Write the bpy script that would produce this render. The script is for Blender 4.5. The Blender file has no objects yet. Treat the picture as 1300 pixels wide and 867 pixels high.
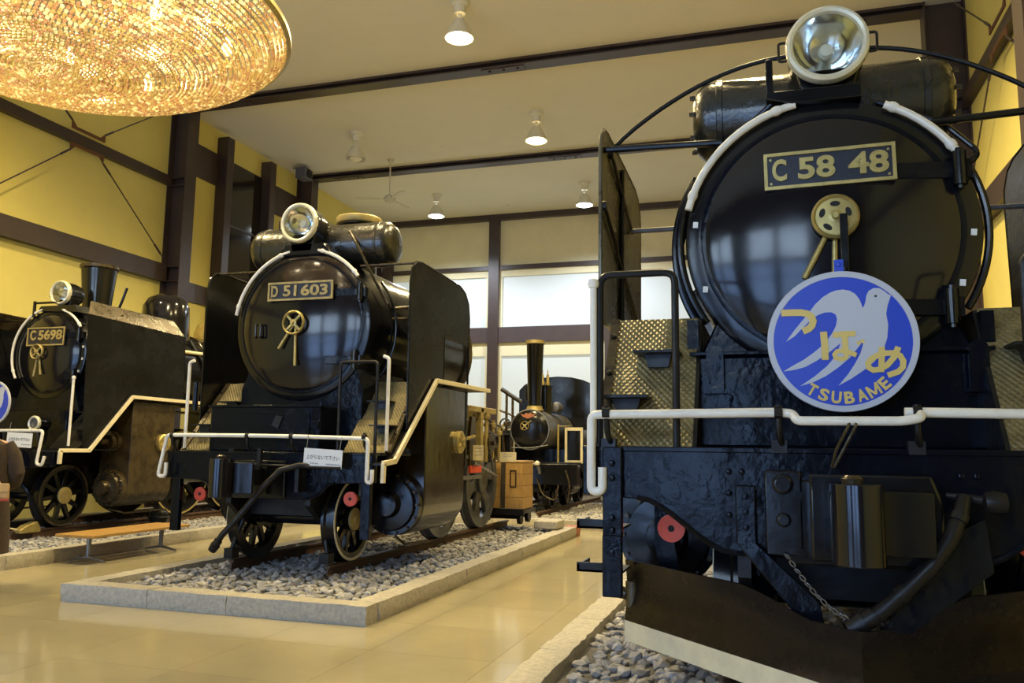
import bpy, bmesh, math, random
from mathutils import Vector, Matrix
from mathutils.geometry import tessellate_polygon
random.seed(7)
PI = math.pi
scn = bpy.context.scene
COL = scn.collection

# ------------------------------------------------------------ camera, world, exposure
FPX, W_, H_ = 1042.6, 1300.0, 867.0
_X = Vector((3354, 92.5, 1042.6)).normalized()
_Y = Vector((328, -141.5, -1042.6)).normalized()
_Z = _X.cross(_Y)
cam = bpy.data.cameras.new('camera')
cam.sensor_width = 36.0
cam.lens = 36.0 * FPX / W_
cam.clip_end = 200
camo = bpy.data.objects.new('camera', cam)
COL.objects.link(camo)
camo.matrix_world = Matrix.Translation((0, 0, 1.4)) @ Matrix((_X, _Y, _Z)).to_4x4()
scn.camera = camo

world = bpy.data.worlds.new('world')
scn.world = world
world.use_nodes = True
world.node_tree.nodes['Background'].inputs[0].default_value = (0.55, 0.68, 1.0, 1)
world.node_tree.nodes['Background'].inputs[1].default_value = 0.25
scn.view_settings.view_transform = 'Standard'
scn.view_settings.look = 'None'
scn.view_settings.gamma = 1
scn.view_settings.use_curve_mapping = False
scn.view_settings.exposure = 0.0
WARM = (1.0, 0.79, 0.39)
COOL = (0.80, 0.88, 1.0)


def lamp_light(name, loc, power, color, radius=0.12, kind='POINT', parent=None, spot=None, rot=None):
    l = bpy.data.lights.new(name, kind)
    l.energy = power
    l.color = color
    l.shadow_soft_size = radius
    if spot:
        l.spot_size = spot
        l.spot_blend = 0.6
    o = bpy.data.objects.new(name, l)
    o.location = loc
    if rot:
        o.rotation_euler = rot
    COL.objects.link(o)
    o.parent = parent
    return o


# ------------------------------------------------------------ materials
def mat(name, col, rough=0.5, metal=0.0, var=0.0, vscale=6.0, bump=0.0, bscale=40.0, coat=0.0,
        emit=None, estr=0.0, spec=None, col2=None, rvar=0.0, randcol=0.0, stretch=None, bdetail=4.0):
    m = bpy.data.materials.new(name)
    m.use_nodes = True
    nt = m.node_tree
    b = nt.nodes['Principled BSDF']
    b.inputs['Base Color'].default_value = (*col, 1)
    b.inputs['Roughness'].default_value = rough
    b.inputs['Metallic'].default_value = metal
    b.inputs['Coat Weight'].default_value = coat
    b.inputs['Coat Roughness'].default_value = 0.08
    if spec is not None:
        b.inputs['Specular IOR Level'].default_value = spec
    if emit:
        b.inputs['Emission Color'].default_value = (*emit, 1)
        b.inputs['Emission Strength'].default_value = estr
    tc = nt.nodes.new('ShaderNodeTexCoord')
    src = tc.outputs['Object']
    if stretch:
        mp = nt.nodes.new('ShaderNodeMapping')
        mp.inputs['Scale'].default_value = stretch
        nt.links.new(src, mp.inputs['Vector'])
        src = mp.outputs['Vector']
    if var > 0 or col2 or rvar > 0:
        n = nt.nodes.new('ShaderNodeTexNoise')
        n.inputs['Scale'].default_value = vscale
        n.inputs['Detail'].default_value = 6
        n.inputs['Roughness'].default_value = 0.65
        nt.links.new(src, n.inputs['Vector'])
        r = nt.nodes.new('ShaderNodeMapRange')
        r.inputs[1].default_value = 0.32
        r.inputs[2].default_value = 0.68
        nt.links.new(n.outputs['Fac'], r.inputs[0])
        if var > 0 or col2:
            mx = nt.nodes.new('ShaderNodeMix')
            mx.data_type = 'RGBA'
            c2 = col2 if col2 else tuple(max(0, c * (1 - var)) for c in col)
            c1 = col if col2 else tuple(min(1, c * (1 + var)) for c in col)
            mx.inputs['A'].default_value = (*c1, 1)
            mx.inputs['B'].default_value = (*c2, 1)
            nt.links.new(r.outputs[0], mx.inputs['Factor'])
            out = mx.outputs['Result']
            if randcol > 0:
                oi = nt.nodes.new('ShaderNodeObjectInfo')
                hsv = nt.nodes.new('ShaderNodeHueSaturation')
                mr = nt.nodes.new('ShaderNodeMapRange')
                mr.inputs[3].default_value = 1 - randcol
                mr.inputs[4].default_value = 1 + randcol
                nt.links.new(oi.outputs['Random'], mr.inputs[0])
                nt.links.new(mr.outputs[0], hsv.inputs['Value'])
                nt.links.new(out, hsv.inputs['Color'])
                out = hsv.outputs['Color']
            nt.links.new(out, b.inputs['Base Color'])
        if rvar > 0:
            r2 = nt.nodes.new('ShaderNodeMapRange')
            r2.inputs[3].default_value = max(0.02, rough - rvar)
            r2.inputs[4].default_value = min(1, rough + rvar)
            nt.links.new(r.outputs[0], r2.inputs[0])
            nt.links.new(r2.outputs[0], b.inputs['Roughness'])
    if bump > 0:
        n2 = nt.nodes.new('ShaderNodeTexNoise')
        n2.inputs['Scale'].default_value = bscale
        n2.inputs['Detail'].default_value = bdetail
        nt.links.new(src, n2.inputs['Vector'])
        bp = nt.nodes.new('ShaderNodeBump')
        bp.inputs['Strength'].default_value = bump
        bp.inputs['Distance'].default_value = 0.01
        nt.links.new(n2.outputs['Fac'], bp.inputs['Height'])
        nt.links.new(bp.outputs['Normal'], b.inputs['Normal'])
    return m


M = {}
M['black'] = mat('black_paint', (0.006, 0.006, 0.007), 0.19, 0, 0.3, 3, 0.13, 10, rvar=0.08, coat=0.0, spec=0.38)
M['tank'] = mat('rough_tank_paint', (0.014, 0.013, 0.010), 0.30, 0, 0.4, 5, 0.5, 26, rvar=0.10, coat=0.2, spec=0.6)
M['door'] = mat('door_paint', (0.008, 0.007, 0.009), 0.14, 0, 0.3, 2, 0.10, 5, rvar=0.05, coat=0.1, bdetail=2, spec=0.40)
M['blue_black'] = mat('thick_black_paint', (0.004, 0.005, 0.009), 0.17, 0, 0.3, 5, 0.60, 9, rvar=0.10, coat=0.0, spec=0.15)
M['matt_black'] = mat('dull_black_steel', (0.009, 0.008, 0.008), 0.42, 0, 0.4, 6, 0.2, 20, rvar=0.12, spec=0.3)
M['dusty'] = mat('dusty_black_steel', (0.006, 0.006, 0.006), 0.26, 0, vscale=2.2, col2=(0.014, 0.014, 0.015), bump=0.12, bscale=5, rvar=0.10, spec=0.15)
M['clad'] = mat('glossy_brown_cladding', (0.016, 0.011, 0.005), 0.16, 0, 0.4, 4, 0.12, 7, rvar=0.06, spec=1.0)
M['deflector'] = mat('lit_deflector_steel', (0.10, 0.085, 0.055), 0.30, 0.4, vscale=3, col2=(0.15, 0.135, 0.10), bump=0.2, bscale=6, rvar=0.1)  # tan base carries the yellow light reflected on the left deflector
M['oily'] = mat('oily_brown_steel', (0.03, 0.022, 0.014), 0.28, 0.3, vscale=5, col2=(0.09, 0.065, 0.03), bump=0.4, bscale=25, rvar=0.1)
M['plow'] = mat('worn_plough_steel', (0.009, 0.007, 0.007), 0.28, 0.0, vscale=4, col2=(0.015, 0.010, 0.009), bump=0.2, bscale=5, rvar=0.1, spec=0.15)
M['gold_paint'] = mat('brass', (0.46, 0.36, 0.13), 0.38, 0.55, 0.2, 12, 0.1, 40)
M['gold_dull'] = mat('dull_brass', (0.40, 0.31, 0.12), 0.5, 0.3, 0.25, 9, 0.1, 40)
M['cream'] = mat('cream_paint', (0.70, 0.62, 0.42), 0.45, 0, 0.1, 9, 0.05, 40)
M['white'] = mat('white_paint', (0.80, 0.76, 0.68), 0.35, 0, 0.08, 10, 0.05, 40)
M['plate_dark'] = mat('number_plate_enamel', (0.012, 0.015, 0.03), 0.4, 0, 0.3, 14)
M['red'] = mat('red_paint', (0.72, 0.08, 0.035), 0.45, 0, 0.15, 12)
M['hole'] = mat('dark_hole', (0.004, 0.004, 0.004), 0.7)
M['steel'] = mat('grey_steel', (0.18, 0.18, 0.19), 0.40, 0.6, 0.25, 8, 0.15, 30, rvar=0.1)
M['wheel_grey'] = mat('wheel_grey_paint', (0.11, 0.115, 0.135), 0.45, 0.2, 0.25, 8, 0.1, 30)
M['chrome'] = mat('silver_reflector', (0.75, 0.74, 0.70), 0.12, 1.0, bump=0.35, bscale=7, bdetail=1)
M['rim'] = mat('lamp_rim', (0.72, 0.68, 0.52), 0.3, 0.2, 0.1, 10)
M['rust'] = mat('rusty_rail', (0.11, 0.055, 0.03), 0.6, 0.1, vscale=12, col2=(0.06, 0.035, 0.02), bump=0.3, bscale=50)
M['rail_top'] = mat('worn_rail_head', (0.16, 0.11, 0.07), 0.4, 0.5, 0.3, 9)
M['sleeper'] = mat('dark_timber_sleeper', (0.035, 0.025, 0.018), 0.75, 0, 0.3, 5, 0.4, 20, stretch=(1, 8, 8))
M['wood'] = mat('yellow_wood', (0.50, 0.30, 0.085), 0.42, 0, vscale=5, col2=(0.36, 0.19, 0.05), bump=0.08, bscale=14, stretch=(9, 1, 9))
M['crate'] = mat('pale_crate_wood', (0.48, 0.30, 0.10), 0.5, 0, vscale=4, col2=(0.34, 0.19, 0.06), bump=0.08, bscale=14, stretch=(8, 8, 1))
M['kerb'] = mat('rough_granite', (0.47, 0.43, 0.35), 0.75, 0, vscale=30, col2=(0.30, 0.28, 0.25), bump=0.9, bscale=14, randcol=0.08)
M['kerb_red'] = mat('red_granite', (0.42, 0.16, 0.09), 0.7, 0, vscale=30, col2=(0.32, 0.11, 0.07), bump=0.4, bscale=18)
M['stone'] = mat('ballast_stone', (0.46, 0.44, 0.42), 0.75, 0, vscale=11, col2=(0.24, 0.24, 0.26), bump=0.3, bscale=60, randcol=0.35)
M['ground'] = mat('ballast_ground', (0.12, 0.115, 0.11), 0.9, 0, 0.4, 20, 0.8, 40)
M['tile'] = mat('polished_floor_tile', (0.42, 0.37, 0.235), 0.12, 0, vscale=1.3, col2=(0.36, 0.315, 0.20), randcol=0.04, rvar=0.05, spec=0.5)
M['grout'] = mat('floor_grout', (0.36, 0.31, 0.20), 0.4)
M['wall'] = mat('yellow_wall_panel', (0.74, 0.63, 0.19), 0.6, 0, 0.03, 2)
M['wall_pale'] = mat('pale_wall_panel', (0.60, 0.53, 0.34), 0.6, 0, 0.03, 2)
M['brown'] = mat('brown_steel_paint', (0.050, 0.032, 0.028), 0.38, 0, 0.15, 3)
M['brown2'] = mat('brown_band_paint', (0.060, 0.040, 0.038), 0.45, 0, 0.12, 3)
M['bracket'] = mat('rusty_brace_plate', (0.13, 0.05, 0.02), 0.6, 0, 0.2, 8)
M['ceiling'] = mat('ceiling_board', (0.72, 0.68, 0.58), 0.75, 0, 0.02, 1.5)
M['darkglass'] = mat('dark_glass', (0.02, 0.015, 0.012), 0.08)
M['pane'] = mat('daylit_frosted_pane', (0.45, 0.47, 0.46), 0.5, emit=(0.86, 0.97, 0.95), estr=0.30)
M['frontpane'] = mat('daylit_front_glass', (0.3, 0.35, 0.45), 0.3, emit=(0.32, 0.54, 1.0), estr=6)
M['high_fill'] = mat('added_high_glow', (0.3, 0.35, 0.45), 0.3, emit=(0.56, 0.75, 1.0), estr=10.5)  # added glow that brightens the locomotive fronts, not real glazing
M['blind'] = mat('beige_panel', (0.74, 0.66, 0.42), 0.65, 0, 0.04, 2)
M['lampwhite'] = mat('lamp_housing', (0.72, 0.68, 0.55), 0.4)
M['bulb_warm'] = mat('warm_bulb', (1, 0.9, 0.6), 0.4, emit=(1.0, 0.78, 0.42), estr=20)
M['bulb_cool'] = mat('cool_bulb', (0.9, 0.95, 1), 0.4, emit=(0.80, 0.90, 1.0), estr=22)
M['bulb_soft'] = mat('small_warm_bulb', (1, 0.9, 0.6), 0.4, emit=(1.0, 0.80, 0.46), estr=9)
M['bulb_off'] = mat('unlit_bulb', (0.8, 0.75, 0.6), 0.2)
M['fanmat'] = mat('fan_enamel', (0.62, 0.58, 0.47), 0.45)
M['coat'] = mat('brown_wool_coat', (0.045, 0.028, 0.016), 0.9, 0, 0.25, 30, 0.3, 90)
M['skin'] = mat('skin', (0.55, 0.33, 0.23), 0.55)
M['hair'] = mat('dark_hair', (0.015, 0.011, 0.009), 0.5)
M['bag'] = mat('tan_leather', (0.52, 0.33, 0.14), 0.5, 0, 0.15, 10)
M['bagred'] = mat('red_leather', (0.35, 0.06, 0.04), 0.5)
M['shoe'] = mat('black_shoe', (0.015, 0.015, 0.02), 0.35)
M['mblue'] = mat('headmark_blue', (0.015, 0.055, 0.55), 0.35)
M['mgrey'] = mat('headmark_grey', (0.50, 0.52, 0.60), 0.4)
M['mgold'] = mat('headmark_gold', (0.70, 0.52, 0.14), 0.45)
M['paper'] = mat('white_card', (0.80, 0.80, 0.80), 0.6)
M['papercream'] = mat('cream_card', (0.72, 0.62, 0.38), 0.6)
M['ink'] = mat('black_ink', (0.02, 0.02, 0.025), 0.6)
M['greyink'] = mat('grey_ink', (0.30, 0.30, 0.32), 0.6)
M['sticker'] = mat('white_sticker', (0.75, 0.75, 0.75), 0.5)
M['grille'] = mat('speaker_grille', (0.10, 0.10, 0.11), 0.6)


def glass_mat():
    m = bpy.data.materials.new('lamp_lens_glass')
    m.use_nodes = True
    b = m.node_tree.nodes['Principled BSDF']
    b.inputs['Base Color'].default_value = (0.95, 0.97, 0.95, 1)
    b.inputs['Roughness'].default_value = 0.05
    b.inputs['Transmission Weight'].default_value = 1.0
    b.inputs['IOR'].default_value = 1.2
    return m


M['glass'] = glass_mat()


def crystal_mat(name, tcol, gcol, fac):
    m = bpy.data.materials.new(name)
    m.use_nodes = True
    nt = m.node_tree
    for n in list(nt.nodes):
        nt.nodes.remove(n)
    o = nt.nodes.new('ShaderNodeOutputMaterial')
    tr = nt.nodes.new('ShaderNodeBsdfTranslucent')
    tr.inputs[0].default_value = (*tcol, 1)
    gl = nt.nodes.new('ShaderNodeBsdfGlass')
    gl.inputs['Color'].default_value = (*gcol, 1)
    gl.inputs['Roughness'].default_value = 0.12
    gl.inputs['IOR'].default_value = 1.4
    mx = nt.nodes.new('ShaderNodeMixShader')
    mx.inputs[0].default_value = fac
    nt.links.new(tr.outputs[0], mx.inputs[1])
    nt.links.new(gl.outputs[0], mx.inputs[2])
    nt.links.new(mx.outputs[0], o.inputs[0])
    return m


M['crystal'] = crystal_mat('crystal_bead_gold', (0.62, 0.50, 0.28), (1.0, 0.92, 0.72), 0.60)
M['crystal_clear'] = crystal_mat('crystal_bead_clear', (0.95, 0.86, 0.66), (1.0, 0.97, 0.90), 0.45)
M['crystal_rose'] = crystal_mat('crystal_bead_rose', (0.55, 0.36, 0.25), (1.0, 0.84, 0.72), 0.70)


def checker_mat():
    """raised diamond tread plate: fine relief only"""
    m = mat('checker_plate', (0.22, 0.18, 0.085), 0.36, 0.3, 0.45, 5)
    nt = m.node_tree
    b = nt.nodes['Principled BSDF']
    tc = nt.nodes.new('ShaderNodeTexCoord')
    mp = nt.nodes.new('ShaderNodeMapping')
    mp.inputs['Rotation'].default_value = (0, 0, PI / 4)
    sep = nt.nodes.new('ShaderNodeSeparateXYZ')
    nt.links.new(tc.outputs['Object'], sep.inputs[0])
    cmb = nt.nodes.new('ShaderNodeCombineXYZ')
    nt.links.new(sep.outputs['X'], cmb.inputs['X'])
    nt.links.new(sep.outputs['Z'], cmb.inputs['Y'])
    nt.links.new(cmb.outputs[0], mp.inputs['Vector'])
    ck = nt.nodes.new('ShaderNodeTexVoronoi')
    ck.inputs['Scale'].default_value = 42
    ck.inputs['Randomness'].default_value = 0.0
    nt.links.new(mp.outputs['Vector'], ck.inputs['Vector'])
    bp = nt.nodes.new('ShaderNodeBump')
    bp.inputs['Strength'].default_value = 0.9
    bp.inputs['Distance'].default_value = 0.012
    bp.invert = True
    nt.links.new(ck.outputs['Distance'], bp.inputs['Height'])
    nt.links.new(bp.outputs['Normal'], b.inputs['Normal'])
    return m


M['checker'] = checker_mat()


# ------------------------------------------------------------ mesh builder
def frame_from(d):
    d = Vector(d).normalized()
    a = Vector((0, 0, 1)) if abs(d.z) < 0.9 else Vector((1, 0, 0))
    u = d.cross(a).normalized()
    return u, d.cross(u).normalized(), d


class G:
    def __init__(s):
        s.v = []
        s.f = []

    def add(s, vs, fs):
        o = len(s.v)
        s.v += [tuple(v) for v in vs]
        s.f += [[i + o for i in f] for f in fs]
        return s

    def box(s, x0, x1, y0, y1, z0, z1, rot=None, piv=None):
        vs = [Vector((x, y, z)) for x in (x0, x1) for y in (y0, y1) for z in (z0, z1)]
        if rot:
            p = Vector(piv) if piv else Vector(((x0 + x1) / 2, (y0 + y1) / 2, (z0 + z1) / 2))
            ax, an = rot
            Rm = Matrix.Rotation(an, 3, ax)
            vs = [p + Rm @ (v - p) for v in vs]
        return s.add(vs, [(0, 1, 3, 2), (4, 6, 7, 5), (0, 4, 5, 1), (2, 3, 7, 6), (0, 2, 6, 4), (1, 5, 7, 3)])

    def cyl(s, a, b, r, r2=None, n=20):
        a, b = Vector(a), Vector(b)
        r2 = r if r2 is None else r2
        u, w, d = frame_from(b - a)
        vs = []
        for p, q in ((a, r), (b, r2)):
            for i in range(n):
                t = 2 * PI * i / n
                vs.append(p + (u * math.cos(t) + w * math.sin(t)) * q)
        fs = [(i, (i + 1) % n, n + (i + 1) % n, n + i) for i in range(n)]
        fs += [list(range(n - 1, -1, -1)), list(range(n, 2 * n))]
        return s.add(vs, fs)

    def lathe(s, prof, org, axis='Z', n=32):
        """prof [(r,h)] turned about axis through org; closed when first/last r == 0"""
        org = Vector(org)
        if isinstance(axis, str):
            d = {'X': Vector((1, 0, 0)), 'Y': Vector((0, 1, 0)), 'Z': Vector((0, 0, 1))}[axis]
        else:
            d = Vector(axis).normalized()
        u, w, d = frame_from(d)
        rows = []
        vs = []
        for r, h in prof:
            if r < 1e-6:
                rows.append([len(vs)])
                vs.append(org + d * h)
            else:
                rows.append(list(range(len(vs), len(vs) + n)))
                for i in range(n):
                    t = 2 * PI * i / n
                    vs.append(org + d * h + (u * math.cos(t) + w * math.sin(t)) * r)
        fs = []
        for a, b in zip(rows, rows[1:]):
            for i in range(n):
                j = (i + 1) % n
                if len(a) == 1 and len(b) == 1:
                    continue
                if len(a) == 1:
                    fs.append((a[0], b[i], b[j]))
                elif len(b) == 1:
                    fs.append((a[i], b[0], a[j]))
                else:
                    fs.append((a[i], b[i], b[j], a[j]))
        return s.add(vs, fs)

    def tube(s, pts, r, n=8, closed=False):
        P = [Vector(p) for p in pts]
        m = len(P)
        vs, fs = [], []
        up = None
        for i, p in enumerate(P):
            if closed:
                d = P[(i + 1) % m] - P[i - 1]
            else:
                d = P[min(i + 1, m - 1)] - P[max(i - 1, 0)]
            d.normalize()
            if up is None:
                u, w, d = frame_from(d)
            else:
                u = (up - d * up.dot(d)).normalized()
                w = d.cross(u)
            up = u
            rr = r[i] if isinstance(r, (list, tuple)) else r
            for k in range(n):
                t = 2 * PI * k / n
                vs.append(p + (u * math.cos(t) + w * math.sin(t)) * rr)
        for i in range(m if closed else m - 1):
            a, b = i * n, ((i + 1) % m) * n
            for k in range(n):
                fs.append((a + k, a + (k + 1) % n, b + (k + 1) % n, b + k))
        if not closed:
            fs.append(list(range(n - 1, -1, -1)))
            fs.append(list(range((m - 1) * n, m * n)))
        return s.add(vs, fs)

    def prism(s, poly, plane, a, b):
        """2D polygon extruded from a to b along the missing axis"""
        def to(p, h):
            if plane == 'xz':
                return Vector((p[0], h, p[1]))
            if plane == 'yz':
                return Vector((h, p[0], p[1]))
            return Vector((p[0], p[1], h))
        n = len(poly)
        vs = [to(p, a) for p in poly] + [to(p, b) for p in poly]
        tri = tessellate_polygon([[Vector((p[0], p[1], 0)) for p in poly]])
        fs = [tuple(t) for t in tri] + [tuple(i + n for i in reversed(t)) for t in tri]
        fs += [(i, (i + 1) % n, n + (i + 1) % n, n + i) for i in range(n)]
        return s.add(vs, fs)

    def ribbon(s, pts, w, y0, y1):
        """flat stroke in the xz plane"""
        P = [Vector((p[0], p[1])) for p in pts]
        L, Rr = [], []
        for i, p in enumerate(P):
            d = (P[min(i + 1, len(P) - 1)] - P[max(i - 1, 0)]).normalized()
            nrm = Vector((-d.y, d.x))
            L.append(p + nrm * w / 2)
            Rr.append(p - nrm * w / 2)
        for i in range(len(P) - 1):
            q = [L[i], L[i + 1], Rr[i + 1], Rr[i]]
            yy = y0 - i * .00006
            vs = [(p.x, yy, p.y) for p in q] + [(p.x, y1, p.y) for p in q]
            s.add(vs, [(0, 1, 2, 3), (7, 6, 5, 4), (0, 4, 5, 1), (1, 5, 6, 2), (2, 6, 7, 3), (3, 7, 4, 0)])
        return s

    def xf(s, mtx):
        s.v = [tuple(mtx @ Vector(v)) for v in s.v]
        return s

    def mesh(s, name, ang=35):
        me = bpy.data.meshes.new(name)
        me.from_pydata(s.v, [], s.f)
        bm = bmesh.new()
        bm.from_mesh(me)
        bmesh.ops.recalc_face_normals(bm, faces=bm.faces)
        bm.to_mesh(me)
        bm.free()
        for p in me.polygons:
            p.use_smooth = True
        me.set_sharp_from_angle(angle=math.radians(ang))
        return me

    def build(s, name, m, parent=None, bev=0.0, label=None, kind=None, cat=None, group=None, seg=2, ang=35):
        me = s.mesh(name, ang)
        me.materials.append(M[m] if isinstance(m, str) else m)
        return link(name, me, parent, bev, label, kind, cat, group, seg)


def link(name, me, parent=None, bev=0.0, label=None, kind=None, cat=None, group=None, seg=2):
    o = bpy.data.objects.new(name, me)
    COL.objects.link(o)
    o.parent = parent
    if bev > 0:
        b = o.modifiers.new('bevel', 'BEVEL')
        b.width = bev
        b.segments = seg
        b.limit_method = 'ANGLE'
        b.angle_limit = math.radians(40)
    tag(o, label, cat, group, kind)
    return o


def tag(o, label=None, cat=None, group=None, kind=None):
    for k, v in (('label', label), ('category', cat), ('group', group), ('kind', kind)):
        if v:
            o[k] = v
    return o


def empty(name, loc, label, cat, rz=0.0, group=None, kind=None):
    o = bpy.data.objects.new(name, None)
    o.empty_display_size = 0.2
    o.location = loc
    o.rotation_euler = (0, 0, rz)
    COL.objects.link(o)
    return tag(o, label, cat, group, kind)


def arc(cx, cz, r, a0, a1, n, y):
    return [(cx + r * math.cos(math.radians(a0 + (a1 - a0) * i / n)), y,
             cz + r * math.sin(math.radians(a0 + (a1 - a0) * i / n))) for i in range(n + 1)]


def rounded(pts, r, n=5):
    """round the inner corners of a polyline"""
    P = [Vector(p) for p in pts]
    out = [P[0]]
    for i in range(1, len(P) - 1):
        a, b, c = P[i - 1], P[i], P[i + 1]
        u, w = (a - b), (c - b)
        q = min(r, u.length * 0.49, w.length * 0.49)
        p0, p1 = b + u.normalized() * q, b + w.normalized() * q
        for k in range(n + 1):
            t = k / n
            out.append(p0 * (1 - t) ** 2 + b * 2 * t * (1 - t) + p1 * t * t)
    out.append(P[-1])
    return out


def text_mesh(body, size, depth, offset=0.0, spacing=1.0, align='CENTER'):
    cu = bpy.data.curves.new('lettering', 'FONT')
    cu.body = body
    cu.size = size
    cu.extrude = depth
    cu.offset = offset
    cu.space_character = spacing
    cu.align_x = align
    cu.align_y = 'CENTER'
    cu.resolution_u = 4
    t = bpy.data.objects.new('lettering', cu)
    COL.objects.link(t)
    dg = bpy.context.evaluated_depsgraph_get()
    me = bpy.data.meshes.new_from_object(t.evaluated_get(dg))
    bpy.data.objects.remove(t)
    return me


def text(name, body, size, m, parent, loc, depth=0.002, offset=0.0, spacing=1.0, sx=1.0, tilt=0.0, fit=None):
    """upright lettering facing -y; fit=(width,height) scales it to the measured size"""
    me = text_mesh(body, size, depth, offset, spacing)
    xs = [v.co.x for v in me.vertices]
    ys = [v.co.y for v in me.vertices]
    kx, ky = sx, 1.0
    if fit and xs:
        kx = fit[0] / (max(xs) - min(xs))
        ky = fit[1] / (max(ys) - min(ys))
        cx0, cy0 = (max(xs) + min(xs)) / 2, (max(ys) + min(ys)) / 2
        for v in me.vertices:
            v.co.x -= cx0
            v.co.y -= cy0
    me.transform(Matrix.Rotation(-tilt, 4, 'Y') @ Matrix.Rotation(PI / 2, 4, 'X') @ Matrix.Diagonal((kx, ky, 1, 1)))
    me.materials.clear()
    me.materials.append(M[m])
    o = link(name, me, parent)
    o.location = loc
    return o


def copy_part(o, parent, loc=None):
    c = o.copy()
    COL.objects.link(c)
    c.parent = parent
    if loc is not None:
        c.location = loc
    return c

# ============================================================ THE HALL
XL, XR, YB, YF, ZC = -13.0, 3.4, 25.6, -6.0, 9.25

# floor with separate polished tiles where the aisle is in view
fl = G().box(XL - .3, XR + .3, YF - .3, YB + .3, -0.15, -0.004).build('floor', 'grout', kind='structure',
        label='polished beige stone floor of the hall')
TS = 0.9
tm = G().box(0.0012, TS - 0.0012, 0.0012, TS - 0.0012, -0.01, 0.0).mesh('tile')
tm.materials.append(M['tile'])
for i in range(-9, 1):
    for j in range(2, 16):
        o = link('tile', tm, fl)
        o.location = (i * TS, j * TS, 0)
G().box(XL - .2, -9 * TS, YF - .2, YB + .2, -0.012, 0).box(1 * TS, XR + .2, YF - .2, YB + .2, -0.012, 0) \
    .box(-9 * TS, TS, YF - .2, 2 * TS, -0.012, 0).box(-9 * TS, TS, 16 * TS, YB + .2, -0.012, 0) \
    .build('outer_paving', 'tile', fl)

ceil = G().box(XL - .3, XR + .3, YF - .3, YB + .3, ZC, ZC + .2).build('ceiling', 'ceiling', kind='structure',
        label='flat pale ceiling boards between brown steel beams')
for (x, y) in ((-8.0, 19.2), (-7.9, 24.6), (-3.0, 19.2)):
    G().lathe([(0, -.03), (.05, -.03), (.07, 0), (0, 0)], (x, y, ZC), 'Z', 12).build('sensor', 'lampwhite', ceil)

wl = G().box(XL - .2, XL, YF, YB, 0, ZC).build('wall_left', 'wall', kind='structure',
        label='yellow panelled side wall with brown steel framing')
wr = G().box(XR, XR + .2, YF, YB, 0, ZC).build('wall_right', 'wall', kind='structure',
        label='yellow side wall behind the locomotive with the bird headmark')
wf = G().box(XL, XR, YF - .2, YF, 0, ZC).build('wall_front', 'brown', kind='structure', label='entrance wall')

ntrim = [0]


def trim(g, m='brown', bev=0.0, parent=None):
    ntrim[0] += 1
    return g.build('trim_%d' % ntrim[0], m, None, bev, kind='structure')


def hcol(x0, x1, y, w=0.36, z1=ZC):
    """H column: flanges across y at x0 and x1, web between"""
    t = 0.025
    h = w / 2
    g = G().box(x0, x0 + t, y - h, y + h, 0, z1).box(x1 - t, x1, y - h, y + h, 0, z1).box(x0 + t, x1 - t, y - t / 2, y + t / 2, 0, z1)
    for z in (5.05, 5.38, 7.27, 7.45):
        g.box(min(x0, x1) + t, max(x0, x1) - t, y - h + .02, y + h - .02, z - .01, z + .01)
    return g


FR = [4.6, 9.85, 15.12, 20.42]
for y in FR:
    trim(hcol(XL, -12.5, y))
    trim(hcol(2.75, XR, y))
    # roof beam
    trim(G().box(-12.52, 2.77, y - .16, y + .16, 9.10, 9.125).box(-12.5, 2.75, y - .02, y + .02, 9.12, ZC)
         .box(-12.52, 2.77, y - .16, y + .16, 9.2, ZC))
    for x in (-11.4, -5.0, 1.4):
        trim(G().box(x - .45, x + .45, y - .10, y + .10, 9.085, 9.10)
             .lathe([(0, -.02), (.03, -.02), (.03, 0), (0, 0)], (x - .3, y, 9.085), 'Z', 8)
             .lathe([(0, -.02), (.03, -.02), (.03, 0), (0, 0)], (x, y, 9.085), 'Z', 8)
             .lathe([(0, -.02), (.03, -.02), (.03, 0), (0, 0)], (x + .3, y, 9.085), 'Z', 8))

# girts along the side walls
for (xa, xb) in ((XL, XL + .14), (XR - .14, XR)):
    for (ya, yb) in ((-5.9, 4.42), (4.78, 9.67), (10.03, 14.94)):
        trim(G().box(xa, xb, ya, yb, 7.27, 7.47), 'brown')
        trim(G().box(xa - .02, xb + .02, ya, yb, 5.03, 5.42), 'brown')
# X bracing with centre plate on both side walls
for (xw, d) in ((XL + .07, 1), (XR - .07, -1)):
    for (ya, yb) in ((10.05, 14.9), (4.8, 9.65)):
        yc, zc = (ya + yb) / 2, 7.37
        g = G()
        for (y0, z0) in ((ya, 5.45), (yb, 5.45), (ya, 9.12), (yb, 9.12)):
            e = Vector((xw + d * .10, yc + math.copysign(.38, y0 - yc), zc + math.copysign(.27, z0 - zc)))
            p = Vector((xw + d * .10, y0, z0))
            g.tube([e, p], 0.013, 6)
            g.tube([e + (p - e) * .02, e + (p - e) * .12], 0.022, 6)
            g.tube([e + (p - e) * .80, e + (p - e) * .90], 0.024, 6)
        trim(g, 'brown')
        trim(G().prism([(yc - .42, zc - .32), (yc - .30, zc - .20), (yc + .30, zc - .20), (yc + .42, zc - .32), (yc + .42, zc - .14), (yc - .42, zc - .14)], 'yz', xw + d * .09, xw + d * .11)
             .prism([(yc - .42, zc + .32), (yc - .30, zc + .20), (yc + .30, zc + .20), (yc + .42, zc + .32), (yc + .42, zc + .14), (yc - .42, zc + .14)], 'yz', xw + d * .09, xw + d * .11), 'bracket')

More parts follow.
